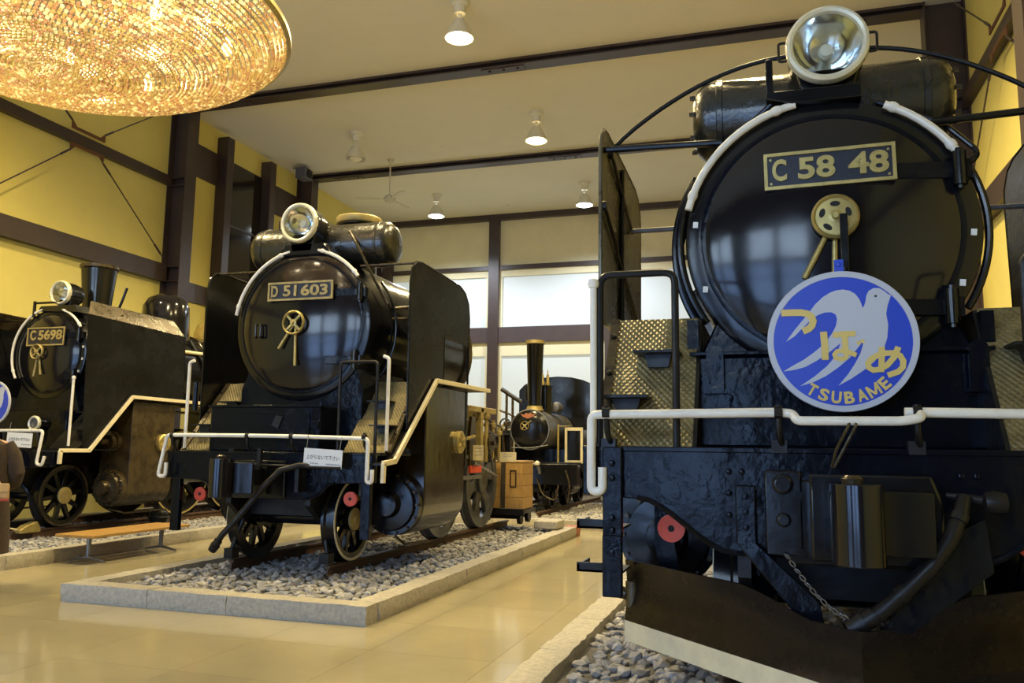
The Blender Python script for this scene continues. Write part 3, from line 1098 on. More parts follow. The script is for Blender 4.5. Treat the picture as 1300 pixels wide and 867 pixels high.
def coupler(root, y, z, yb, x=0.0, h=.32):
    c = G().box(x - .09, x + .09, y + .18, yb + .05, z - .08, z + .08).box(x - .30, x + .30, yb - .03, yb, z - .22, z + .16).build('coupler', 'black', root, .012)
    # head
    G().prism([(x - .14, y + .03), (x - .11, y + .20), (x + .10, y + .22), (x + .24, y + .16), (x + .26, y + .10), (x + .15, y + .09), (x + .02, y + .09)], 'xy', z - h * .40, z + h * .40).build('coupler_head', 'black', c, .012)
    # knuckle: tall rounded block
    n = 12
    kp = [(x - .135, y + .10)]
    for i in range(n + 1):
        a = math.radians(180 + 180 * i / n)
        kp.append((x - .035 + .10 * math.cos(a), y + .02 + .10 * math.sin(a)))
    kp += [(x + .065, y + .07), (x + .02, y + .11)]
    G().prism(kp, 'xy', z - h / 2, z + h / 2).build('knuckle', 'door', c, .010)
    G().lathe([(0, 0), (.04, 0), (.045, .02), (.03, .035), (0, .035)], (x - .05, y + .04, z + h / 2), 'Z', 14).build('knuckle_pin', 'oily', c)
    g = G()
    for dx in (-.25, .25):
        for dz in (-.16, .09):
            g.lathe([(0, -.03), (.022, -.03), (.025, 0), (0, 0)], (x + dx, yb - .03, z + dz), 'Y', 6)
    g.build('mount_bolts', 'black', c, kind='stuff')
    return c


def hose(root, pts, r, m='matt_black', cock=True):
    o = G().tube(pts, r, 12).build('brake_hose', m, root)
    a, b = Vector(pts[-1]), Vector(pts[-2])
    d = (a - b).normalized()
    G().cyl(a - d * .05, a + d * .02, r * 1.3, n=12).cyl(a + d * .0, a + d * .07, r * 1.55, r * 1.3, 12).build('hose_coupling', 'matt_black', o)
    for t in (.3, .75):
        i = int(t * (len(pts) - 1))
        p, q = Vector(pts[i]), Vector(pts[i + 1])
        G().cyl(p, p + (q - p).normalized() * .035, r * 1.18, n=12).build('hose_clip', 'matt_black', o)
    return o


def deflector(root, poly, x, side, m='dusty', stays=None):
    t = .012
    d = G().prism(poly, 'yz', x - t / 2, x + t / 2).build('smoke_deflector', m, root)
    g = G()
    n = len(poly)
    pts = [(x, p[0], p[1]) for p in poly]
    g.tube(pts, .012, 6, True)
    g.build('edge_bead', m, d)
    if stays:
        for (a, b, r) in stays:
            G().tube([a, b], r, 8).lathe([(0, -.015), (.03, -.012), (.03, .012), (0, .015)], a, 'X', 10).build('stay', 'matt_black', d)
    return d


def running_board(root, side, prof, x0, x1, white=True, edge=.05):
    """prof: (y,z) line of the board's outer edge, front to rear"""
    s = side
    g = G()
    for (a, b) in zip(prof, prof[1:]):
        if abs(a[0] - b[0]) < .02:
            continue
        vs = [(s * x0, a[0], a[1]), (s * x1, a[0], a[1]), (s * x1, b[0], b[1]), (s * x0, b[0], b[1])]
        vs += [(v[0], v[1], v[2] - .02) for v in vs]
        g.add(vs, [(0, 1, 2, 3), (7, 6, 5, 4), (0, 4, 5, 1), (1, 5, 6, 2), (2, 6, 7, 3), (3, 7, 4, 0)])
    rb = g.build('running_board', 'checker' if not white else 'matt_black', root)
    if white:
        g = G()
        for i, (a, b) in enumerate(zip(prof, prof[1:])):
            d = Vector((b[0] - a[0], b[1] - a[1])).normalized()
            nn = Vector((-d.y, d.x)) * edge / 2
            A, B = Vector(a), Vector(b)
            A = A - d * edge * .3
            q = [A + nn, B + nn, B - nn, A - nn]
            vs = [(s * (x1 - .005), p.x, p.y) for p in q] + [(s * (x1 + .03), p.x, p.y) for p in q]
            g.add(vs, [(0, 1, 2, 3), (7, 6, 5, 4), (0, 4, 5, 1), (1, 5, 6, 2), (2, 6, 7, 3), (3, 7, 4, 0)])
        g.build('edge_strip', 'cream', rb, .004)
    return rb


def front_steps(root, side, x0, x1, y0, z0, y1, z1, m='checker'):
    s = side
    a, b = min(s * x0, s * x1), max(s * x0, s * x1)
    p = G().prism([(y0, z0), (y1, z1), (y1 + .6, z1), (y1 + .6, z1 - .012), (y1 + .01, z1 - .014), (y0 + .016, z0 - .004)], 'yz', a, b).build('step_plate', m, root)
    for (t, c, w) in ((.70, .60, .24), (.36, .30, .24)):
        y, z = y0 + (y1 - y0) * t, z0 + (z1 - z0) * t
        cx = s * (x1 + (x0 - x1) * c)
        G().box(cx - w / 2, cx + w / 2, y - .20, y, z - .010, z + .004) \
            .prism([(cx - w * .30, z - .01), (cx + w * .30, z - .01), (cx + w * .22, z - .08), (cx - w * .22, z - .08)], 'xz', y - .10, y - .05).build('step_tread', 'matt_black', p)
    xe = s * x1
    dy, dz = y1 - y0, z1 - z0
    L = math.hypot(dy, dz)
    g = G().box(min(xe, xe - s * .05), max(xe, xe - s * .05), y0 - .012, y0 + .004, z0, z0 + L, rot=('X', -math.atan2(dy, dz)), piv=(xe, y0, z0))
    g.build('side_angle', 'oily' if m == 'checker' else m, p)
    for t in (.25, .55, .85):
        G().lathe([(0, -.02), (.014, -.016), (.018, 0), (0, 0)], (xe - s * .025, y0 + dy * t - .012, z0 + dz * t), (0, .8, -.6), 8).build('step_bolt', 'matt_black', p)
    return p


def tank(root, y, z, r, hw, m='tank', bolts=True):
    t = G().lathe([(0, -hw), (r * .55, -hw + .004), (r * .82, -hw + .03), (r * .96, -hw + .075), (r, -hw + .12), (r, hw - .12), (r * .96, hw - .075), (r * .82, hw - .03), (r * .55, hw - .004), (0, hw)], (0, y, z), 'X', 44).build('feedwater_heater', m, root)
    for x in (-hw + .15, hw - .19):
        G().lathe([(r, 0), (r + .008, .004), (r + .008, .036), (r, .04)], (x, y, z), 'X', 44).build('tank_band', m, t)
    g = G()
    for s in ((-1, 1) if bolts else ()):
        for k in range(8):
            a = 2 * PI * k / 8
            g.cyl((s * (hw - .02), y + r * .72 * math.cos(a), z + r * .72 * math.sin(a)), (s * (hw + .012), y + r * .72 * math.cos(a), z + r * .72 * math.sin(a)), .014, n=6)
    if bolts:
        g.build('end_bolts', m, t, kind='stuff')
    return t


def cylinder(root, side, x, z, r, y0, y1, top, xo, zv, rv, cap=True, m='black', bx=None):
    s = side
    # cladding: rounded bottom joined to a flat outer side
    pts = []
    for i in range(13):
        a = math.radians(180 + 180 * i / 12)
        pts.append((s * x + r * math.cos(a), z + r * math.sin(a)))
    pts += [(s * x + r, top), (s * x - r, top)]
    c = G().prism(pts, 'xz', y0 + .10, y1).build('cylinder', m, root, .012)
    G().lathe([(0, -.16), (r * .35, -.15), (r * .42, -.06), (r * .80, -.05), (r * .84, .0), (r * .97, .0), (r * .97, .12), (0, .12)], (s * x, y0, z), 'Y', 40).build('cylinder_cover', 'black' if m == 'clad' else m, c)
    g = G()
    for k in range(14):
        a = 2 * PI * k / 14
        g.cyl((s * x + r * .90 * math.cos(a), y0, z + r * .90 * math.sin(a)), (s * x + r * .90 * math.cos(a), y0 - .03, z + r * .90 * math.sin(a)), .016, n=6)
    g.build('cover_nuts', 'oily', c, kind='stuff')
    G().lathe([(0, -.20), (rv * .3, -.20), (rv * .34, -.08), (rv * .8, -.07), (rv * .85, 0), (rv, 0), (rv, .2), (0, .2)], (s * (x - .04), y0 + .02, zv), 'Y', 32).build('valve_cover', m, c)
    if cap:
        yc = y1 - .25
        G().lathe([(0, 0), (.135, 0), (.135, s * .05), (.115, s * .065), (.02, s * .065), (0, s * .075)], (s * (x + r), yc, zv), 'X', 30).build('round_cap', 'gold_paint', c)
        gg = G()
        for k in range(3):
            a = PI * k / 3
            gg.box(min(s * (x + r), s * (x + r + .072)), max(s * (x + r), s * (x + r + .072)), yc - .012, yc + .012, zv - .115, zv + .115, rot=('X', a))
        gg.build('cap_ribs', 'gold_paint', c)
    return c


def rods(root, side, ys, zc, x, y_cross, m='steel'):
    s = side
    r = G().box(s * x - .02, s * x + .02, ys[0] - .1, ys[-1] + .1, zc - .17, zc - .08).build('coupling_rod', m, root, .008)
    for y in ys:
        G().cyl((s * (x - .06), y, zc - .125), (s * (x + .035), y, zc - .125), .075, n=20).build('crank_pin', m, r)
    mr = G().prism([(y_cross, zc + .04), (ys[1], zc - .075), (ys[1], zc - .175), (y_cross, zc - .05)], 'yz', s * (x + .04), s * (x + .075)).build('main_rod', m, root, .006)
    return r


def frame(root, y0, y1, zt, zb=.42, x=.46):
    for s in (-1, 1):
        G().prism([(y0, zb + .18), (y0 + .25, zb), (y1, zb), (y1, zt), (y0, zt)], 'yz', s * x - .03, s * x + .03).build('frame_plate', 'matt_black', root)
    for (a, b, dz) in ((y0 + .35, y0 + .42, .05), (y1 - .1, y1, 0), (y0 + 1.2, y0 + 1.9, .1)):
        G().box(-x, x, a, b, zb + dz, zt).build('frame_stretcher', 'matt_black', root)


def cab(root, y0, y1, hw, z0, z1, m='black'):
    pts = [(-hw, z0), (hw, z0), (hw, z1 - .35)]
    for i in range(9):
        a = math.radians(12 + 156 * i / 8)
        pts.append((hw * 1.02 * math.cos(a), z1 - .42 + .42 * math.sin(a)))
    pts += [(-hw, z1 - .35)]
    c = G().prism(pts, 'xz', y0, y0 + .04).build('cab', m, root)
    roof = [p for p in pts[2:]]
    g = G()
    for a, b in zip(roof, roof[1:]):
        vs = [(a[0], y0, a[1]), (b[0], y0, b[1]), (b[0], y1, b[1]), (a[0], y1, a[1])]
        vs += [(v[0], v[1], v[2] - .02) for v in vs]
        g.add(vs, [(0, 1, 2, 3), (7, 6, 5, 4), (0, 4, 5, 1), (1, 5, 6, 2), (2, 6, 7, 3), (3, 7, 4, 0)])
    g.build('cab_roof', m, c)
    for s in (-1, 1):
        a, b = sorted((s * hw, s * (hw - .03)))
        G().box(a, b, y0 + .04, y1, z0, z0 + (z1 - z0) * .40).box(a, b, y0 + .04, y0 + .3, z0 + .8, z1 - .35).box(a, b, y1 - .3, y1, z0 + .8, z1 - .35).build('cab_side', m, c)
    return c


def red_disc(root, x, y, z, r=.072):
    o = G().lathe([(.018, 0), (r, 0), (r * 1.02, .008), (r, .03), (.018, .03), (.018, 0)], (x, y, z), 'Y', 28).build('red_roller', 'red', root)
    G().lathe([(0, .004), (.020, .004), (.020, .06), (0, .06)], (x, y, z), 'Y', 12).build('roller_pin', 'hole', o)
    G().cyl((x, y + .03, z), (x, y + .35, z), .024, n=12).box(x - .04, x + .04, y + .25, y + .32, z - .02, z + .3).build('roller_shaft', 'oily', o)
    return o


def tube_part(root, name, pts, r, m, n=10):
    return G().tube(pts, r, n).build(name, m, root)


# ------------------------------------------------------------ C58: right-hand locomotive
def loco_right():
    L = empty('steam_locomotive', (.33, 4.7, .22), 'black steam locomotive with plate C 58 48 behind a blue bird headmark and snow plough', 'locomotive')
    R, zc = .765, 2.37
    smokebox(L, R, zc, .66, 1.9, 6.6, (.30, -.43))
    # small white stickers on the smokebox ring
    for a in (172, 203, 22, -3, -25):
        t = math.radians(a)
        rr = .712
        G().box(-.014, .014, -.022, -.012, -.017, .017, rot=('Y', .1)).build('white_marker', 'sticker', L).location = (rr * math.cos(t), 0, zc + rr * math.sin(t))
    numplate(L, 'C5848', 0.01, 2.712, .665, .205, -.125, [('C', -.252, .075), ('58', -.062, .19), ('48', .198, .20)], tilt=-.012)
    handwheel(L, .03, 2.42, .122, -.185, 243, 268, .36, .36, True)
    G().box(.045, .085, -.24, -.225, 2.03, 2.42).lathe([(0, -.01), (.018, -.008), (.02, 0), (0, 0)], (.065, -.24, 2.12), 'Y', 10).build('mark_hanger', 'black', L, .006)
    headlight(L, .035, -.02, 3.46, .225, depth=.36)
    tank(L, .42, 3.24, .25, .74)
    G().prism([(-.30, 3.16), (-.30, 3.20), (.20, 3.20), (.20, 3.12), (-.16, 3.12)], 'xz', -.06, .25).box(-.30, -.26, -.05, -.03, 3.18, 3.40).build('lamp_shelf', 'black', L, .006)
    ch = G().lathe([(.24, 3.05), (.22, 3.4), (.25, 3.58), (.27, 3.60), (.27, 3.64), (.22, 3.64), (.2, 3.1)], (0, 1.25, 0), 'Z', 36).build('chimney', 'black', L)
    G().lathe([(0, 3.64), (.25, 3.64), (.26, 3.66), (.10, 3.70), (0, 3.70)], (0, 1.25, 0), 'Z', 36).build('chimney_cover', 'black', ch)
    G().lathe([(.36, 3.0), (.36, 3.3), (.30, 3.42), (.12, 3.48), (0, 3.48)], (0, 3.0, 0), 'Z', 36).build('steam_dome', 'black', L)
    grabs(L, .765, zc, ((166, 101), (66, 31)), -.035, .021)
    # black pipes hugging the smokebox flanks
    tube_part(L, 'side_pipe', arc(0, zc, .80, 152, 215, 16, .06), .022, 'black')
    tube_part(L, 'side_pipe', arc(0, zc, .84, 148, 210, 16, .20), .026, 'black')
    tube_part(L, 'side_pipe', arc(0, zc, .80, 25, -32, 16, .06), .020, 'black')
    tube_part(L, 'side_pipe', rounded([(.30, .15, 3.16), (.62, .1, 2.98), (.78, .05, 2.78), (.70, .0, 2.70)], .06), .016, 'black')
    tube_part(L, 'side_pipe', rounded([(-.22, .0, 3.20), (-.50, .08, 2.98), (-.72, .12, 2.70), (-.80, .14, 2.40)], .08), .016, 'black')
    # high arched rods and straight stays to the deflectors
    for s in (-1, 1):
        tube_part(L, 'arched_rod', [(s * (.16 + (1.25 - .16) * t), .30, 3.08 + .49 * math.cos(t * PI / 2) ** .85) for t in [i / 14 for i in range(15)]], .014, 'matt_black')
        tube_part(L, 'stay_rod', [(s * .55, .02, 2.96), (s * 1.25, .02, 2.985)], .020, 'black')
        tube_part(L, 'stay_rod', [(s * .74, .95, 2.72), (s * 1.23, .95, 2.72)], .018, 'steel')
    poly = [(-.06, 1.93), (-.06, 2.95), (-.02, 3.06), (.06, 3.13), (.16, 3.14), (1.22, 3.12), (1.38, 3.08), (1.48, 2.98), (1.50, 2.85), (1.46, 2.2), (1.46, 1.93)]
    for s in (-1, 1):
        x = s * 1.25
        i = -s * .02
        deflector(L, poly, x, s, 'deflector' if s < 0 else 'dusty', [((x + i, .55, 1.93), (x + i, .60, 3.05), .014), ((x + i, -.03, 2.62), (x + i, 1.35, 2.05), .012), ((x + i, .2, 3.02), (x + i, 1.0, 2.72), .012)])  # left plate painted in its lit tone, right plate in the dark one
        running_board(L, s, [(.05, 1.93), (7.2, 1.93)], .72, 1.25, False)
        front_steps(L, s, .70, 1.19, -.48, 1.20, -.02, 1.93)
        G().prism([(-.5, 1.19), (-.02, 1.92), (1.6, 1.92), (1.6, 1.0), (-.45, 1.0)], 'yz', s * .68, s * .70).build('step_side', 'matt_black', L)
    G().box(-1.2, 1.2, -.65, .2, 1.185, 1.20).build('front_deck', 'blue_black', L)
    # box under the smokebox with latch plates, saddle above it
    bx = G().box(-.71, .71, -.16, .8, 1.20, 1.70).build('front_box', 'blue_black', L, .02)
    G().box(-.735, .735, -.20, -.10, 1.695, 1.715).build('lid_edge', 'blue_black', bx, .004)
    for x in (-.60, .655):
        G().prism([(x - .045, 1.50), (x + .045, 1.50), (x + .045, 1.70)] + [(x + .045 * math.cos(a * PI / 6), 1.70 + .045 * math.sin(a * PI / 6)) for a in range(1, 6)] + [(x - .045, 1.70)], 'xz', -.225, -.20).box(x - .06, x + .06, -.26, -.20, 1.488, 1.50).build('latch_plate', 'blue_black', bx)
    G().prism([(-.70, 1.70), (.70, 1.70), (.52, 2.08), (-.52, 2.08)], 'xz', .02, 1.1).build('saddle', 'blue_black', L, .01)
    for s in (-1, 1):
        G().prism([(s * .75, 1.0), (s * .69, 1.0), (s * .69, 1.9), (s * .75, 1.9)], 'xz', -.14, .1).build('saddle_pillar', 'blue_black', L)
    yb = -.66
    beam(L, 1.22, yb, 1.19, .965, .71, .95, .50)
    # bolted end straps with little foot trays
    for s in (-1, 1):
        st = G().box(s * 1.065 - .047, s * 1.065 + .047, yb - .05, yb - .005, .76, 1.20).box(s * 1.065 - .047, s * 1.065 + .047, yb - .06, yb - .02, .49, .78).build('end_strap', 'blue_black', L, .006)
        g = G()
        for z in (1.12, 1.05, .86, .80, .70):
            g.lathe([(0, -.016), (.013, -.012), (.017, 0), (0, 0)], (s * 1.065, yb - .055, z), 'Y', 8)
        g.build('strap_bolts', 'blue_black', st, kind='stuff')
        for z in (.76, .53):
            G().box(min(s * 1.10, s * 1.35), max(s * 1.10, s * 1.35), -.22, .06, z, z + .012).box(min(s * 1.10, s * 1.35), max(s * 1.10, s * 1.35), -.22, -.205, z, z + .05).box(min(s * 1.335, s * 1.35), max(s * 1.335, s * 1.35), -.22, .06, z, z + .04).build('foot_tray', 'matt_black', L)
        G().box(min(s * 1.16, s * 1.13), max(s * 1.16, s * 1.13), -.20, -.15, .50, 1.2).build('tray_hanger', 'matt_black', L)
    # guard irons behind the beam
    for s in (-1, 1):
        G().prism([(s * .86, 1.0), (s * .97, 1.0), (s * .97, .66), (s * .93, .44), (s * .82, .44), (s * .86, .66)], 'xz', .10, .14).build('guard_iron', 'blue_black', L)
        G().prism([(s * .50, .72), (s * .62, .76), (s * .60, .60), (s * .66, .40), (s * .56, .38), (s * .48, .56)], 'xz', -.10, -.06).build('guard_iron', 'blue_black', L)
    for s in (-1, 1):
        G().cyl((s * .40, -.22, .30), (s * .40, -.22, .72), .09, n=20).build('strut_tube', 'blue_black', L)
    for s in (-1, 1):
        red_disc(L, s * .85, -.14, .77)
    # white hand rail with the stepped middle
    yr = yb - .06
    hr = G().tube(rounded([(-1.11, yr, 1.10), (-1.11, yr, .985), (-1.165, yr, .985), (-1.165, yr, 1.355), (-.275, yr, 1.365)], .035), .022, 12) \
        .tube(rounded([(-.30, yr, 1.365), (-.225, yr, 1.36), (-.215, yr - .05, 1.325), (.225, yr - .05, 1.325), (.30, yr - .05, 1.34), (.30, yr, 1.365), (.24, yr, 1.365)], .03), .021, 12) \
        .tube(rounded([(.285, yr, 1.365), (1.165, yr, 1.35), (1.165, yr, .985), (1.11, yr, .985), (1.11, yr, 1.10)], .035), .022, 12).build('front_hand_rail', 'white', L)
    for x in (-1.09, -.29, .29, 1.09):
        G().tube(rounded([(x, yr, 1.40), (x, yr + .01, 1.26), (x + .02, yb + .02, 1.20)], .05), .015, 8).lathe([(0, -.02), (.03, -.018), (.03, .018), (0, .02)], (x, yr, 1.365), 'X', 10).box(x - .035, x + .035, yb - .015, yb + .05, 1.18, 1.24).build('rail_post', 'matt_black', hr)
    for s in (-1, 1):
        tube_part(L, 'grab_hoop', rounded([(s * 1.145, -.60, 1.20), (s * 1.145, -.60, 2.075), (s * .765, -.60, 2.075), (s * .765, -.60, 1.20)], .06), .019, 'matt_black')
        G().tube([(s * 1.175, -.62, 1.22), (s * 1.175, -.62, 2.02)], .017, 10).lathe([(0, -.03), (.025, -.02), (.03, 0), (.025, .02), (0, .03)], (s * 1.175, -.62, 2.03), 'Z', 12).build('lamp_post', 'white' if s < 0 else 'matt_black', L)
    # rope loop over the middle of the rail
    tube_part(L, 'rail_strap', [(.02, yr - .05, 1.345), (.0, yr - .07, 1.30), (-.05, yr - .05, 1.20), (-.07, yr - .02, 1.12)], .007, 'oily', 6)
    tube_part(L, 'rail_strap', [(.04, yr - .05, 1.345), (.03, yr - .07, 1.30), (-.02, yr - .05, 1.20), (-.06, yr - .02, 1.12)], .007, 'oily', 6)
    coupler(L, -1.10, .90, yb, .035, .32)
    G().prism([(-.17, .72), (-.17, 1.09), (.32, 1.09), (.36, .98), (.36, .78), (.28, .70)], 'xz', yb - .16, yb - .03).build('coupler_carrier', 'black', L, .012)
    G().box(-.36, -.20, yb - .05, yb, .72, 1.10).lathe([(.0, -.02), (.04, -.02), (.05, 0), (0, 0)], (-.28, yb - .05, 1.04), 'Y', 14).lathe([(.0, -.02), (.03, -.02), (.035, 0), (0, 0)], (-.28, yb - .05, .88), 'Y', 14).build('draw_plate', 'black', L, .008)
    hose(L, [Vector((.44, -.80, 1.0)) + Vector((-.16, -.16, -.14)) * 0 + Vector(p) for p in ((0, 0, 0), (-.03, -.06, -.06), (-.08, -.10, -.16), (-.16, -.12, -.27), (-.26, -.13, -.37), (-.36, -.14, -.46), (-.42, -.14, -.50))], .032)
    G().tube([(.38, -.76, 1.01), (.50, -.80, .995), (.56, -.82, .99)], [.015, .02, .03], 10).lathe([(0, -.05), (.04, -.04), (.05, 0), (.04, .04), (0, .05)], (.55, -.82, .99), 'X', 14).build('cock_handle', 'matt_black', L)
    # bent plough arms
    G().add([(-.49, -.72, 1.03), (-.40, -.72, 1.03), (-.40, -.72, .77), (-.49, -.72, .77), (-.14, -.74, .53), (-.24, -.74, .47), (-.12, -.74, .42), (-.20, -.74, .42)] +
            [(-.49, -.69, 1.03), (-.40, -.69, 1.03), (-.40, -.69, .77), (-.49, -.69, .77), (-.14, -.71, .53), (-.24, -.71, .47), (-.12, -.71, .42), (-.20, -.71, .42)],
            [(0, 1, 2, 3), (3, 2, 4, 5), (5, 4, 6, 7), (8, 11, 10, 9), (11, 13, 12, 10), (13, 15, 14, 12), (0, 3, 11, 8), (3, 5, 13, 11), (5, 7, 15, 13), (1, 9, 10, 2), (2, 10, 12, 4), (4, 12, 14, 6), (0, 8, 9, 1), (7, 6, 14, 15)]).build('plough_arm', 'blue_black', L, .006)
    g = G()
    for z in (.98, .91, .84):
        g.lathe([(0, -.014), (.013, -.012), (.016, 0), (0, 0)], (-.445, -.72, z), 'Y', 8)
    g.build('arm_bolts', 'blue_black', L, kind='stuff')
    G().add([(.30, -.78, .80), (.52, -.78, .92), (.54, -.78, .70), (.20, -.92, .46), (.10, -.92, .46), (.30, -.75, .80), (.52, -.75, .92), (.54, -.75, .70), (.20, -.89, .46), (.10, -.89, .46)],
            [(0, 1, 2, 3, 4), (9, 8, 7, 6, 5), (0, 5, 6, 1), (1, 6, 7, 2), (2, 7, 8, 3), (3, 8, 9, 4), (4, 9, 5, 0)]).build('plough_arm', 'blue_black', L, .004)
    # chain of small links
    c0, c1 = Vector((-.28, -.76, .74)), Vector((.0, -.98, .49))
    n = 14
    for i in range(n):
        t = (i + .5) / n
        p = c0.lerp(c1, t) - Vector((0, 0, .05 * math.sin(t * PI)))
        d = (c1 - c0).normalized()
        u, w, d = frame_from(d)
        if i % 2:
            u = w
        ln = .017
        pts = []
        for k in range(10):
            a = 2 * PI * k / 10
            pts.append(p + d * ln * math.cos(a) + u * .009 * math.sin(a))
        G().tube(pts, .003, 5, True).build('chain_link', 'steel', L)
    # V snow plough
    def wing(s):
        nx, nz = 12, 6
        vs, fs = [], []
        for i in range(nx + 1):
            t = i / nx
            x = s * 1.14 * t
            zt = .475 if t < .17 else (.475 + (.565 - .475) * min(1, (t - .17) / .22))
            for j in range(nz + 1):
                q = j / nz
                z = .235 + (zt - .235) * q
                y = -1.05 + 1.15 * t + .07 * math.sin(q * PI) - .02 * (1 - q)
                vs.append((x, y, z))
        for i in range(nx):
            for j in range(nz):
                a = i * (nz + 1) + j
                fs.append((a, a + 1, a + nz + 2, a + nz + 1))
        o = len(vs)
        vs += [(v[0], v[1] + .022, v[2]) for v in vs]
        fs += [tuple(i + o for i in reversed(f)) for f in fs]
        w1 = nz + 1
        for i in range(nx):
            for e in (0, nz):
                a = i * w1 + e
                fs.append((a, a + w1, a + w1 + o, a + o))
        for j in range(nz):
            for e in (0, nx * w1):
                a = e + j
                fs.append((a, a + 1, a + 1 + o, a + o))
        p = G().add(vs, fs).build('snow_plough', 'plow', L)
        G().add([(0, -1.07, .235), (s * 1.14, .08, .235), (s * 1.14, .08, .125), (0, -1.07, .125), (0, -1.05, .235), (s * 1.14, .10, .235), (s * 1.14, .10, .125), (0, -1.05, .125)],
                [(0, 1, 2, 3), (7, 6, 5, 4), (0, 4, 5, 1), (1, 5, 6, 2), (2, 6, 7, 3), (3, 7, 4, 0)]).build('white_cutting_edge' if s < 0 else 'cutting_edge', 'cream' if s < 0 else 'plow', p)
        G().cyl((s * 1.10, .14, .30), (s * 1.10, .14, .44), .045, n=16).cyl((s * 1.14, .14, .37), (s * 1.26, .14, .39), .035, n=14).cyl((s * 1.22, .14, .388), (s * 1.27, .14, .392), .045, n=14).build('wing_hinge', 'oily', p)
        return p
    wing(-1)
    wing(1)
    for s in (-1, 1):
        G().box(s * .45 - .05, s * .45 + .05, -.45, -.20, .25, .34).build('plough_stay', 'matt_black', L)
    # running gear
    frame(L, -.6, 7.5, 1.2)
    for s in (-1, 1):
        cylinder(L, s, .95, .66, .31, .55, 1.75, 1.9, 1.25, 1.2, .17)
        wheel(L, s * .565, .25, .43, .43, s, 10)
        for y in (2.6, 4.3, 6.0):
            wheel(L, s * .565, y, .76, .76, s, 15, rimm='steel')
        rods(L, s, (2.6, 4.3, 6.0), .76, .72, 1.7)
    for y, z in ((.25, .43), (2.6, .76), (4.3, .76), (6.0, .76)):
        axle(L, y, z)
    cab(L, 6.9, 8.6, 1.32, 1.2, 3.75)
    return L


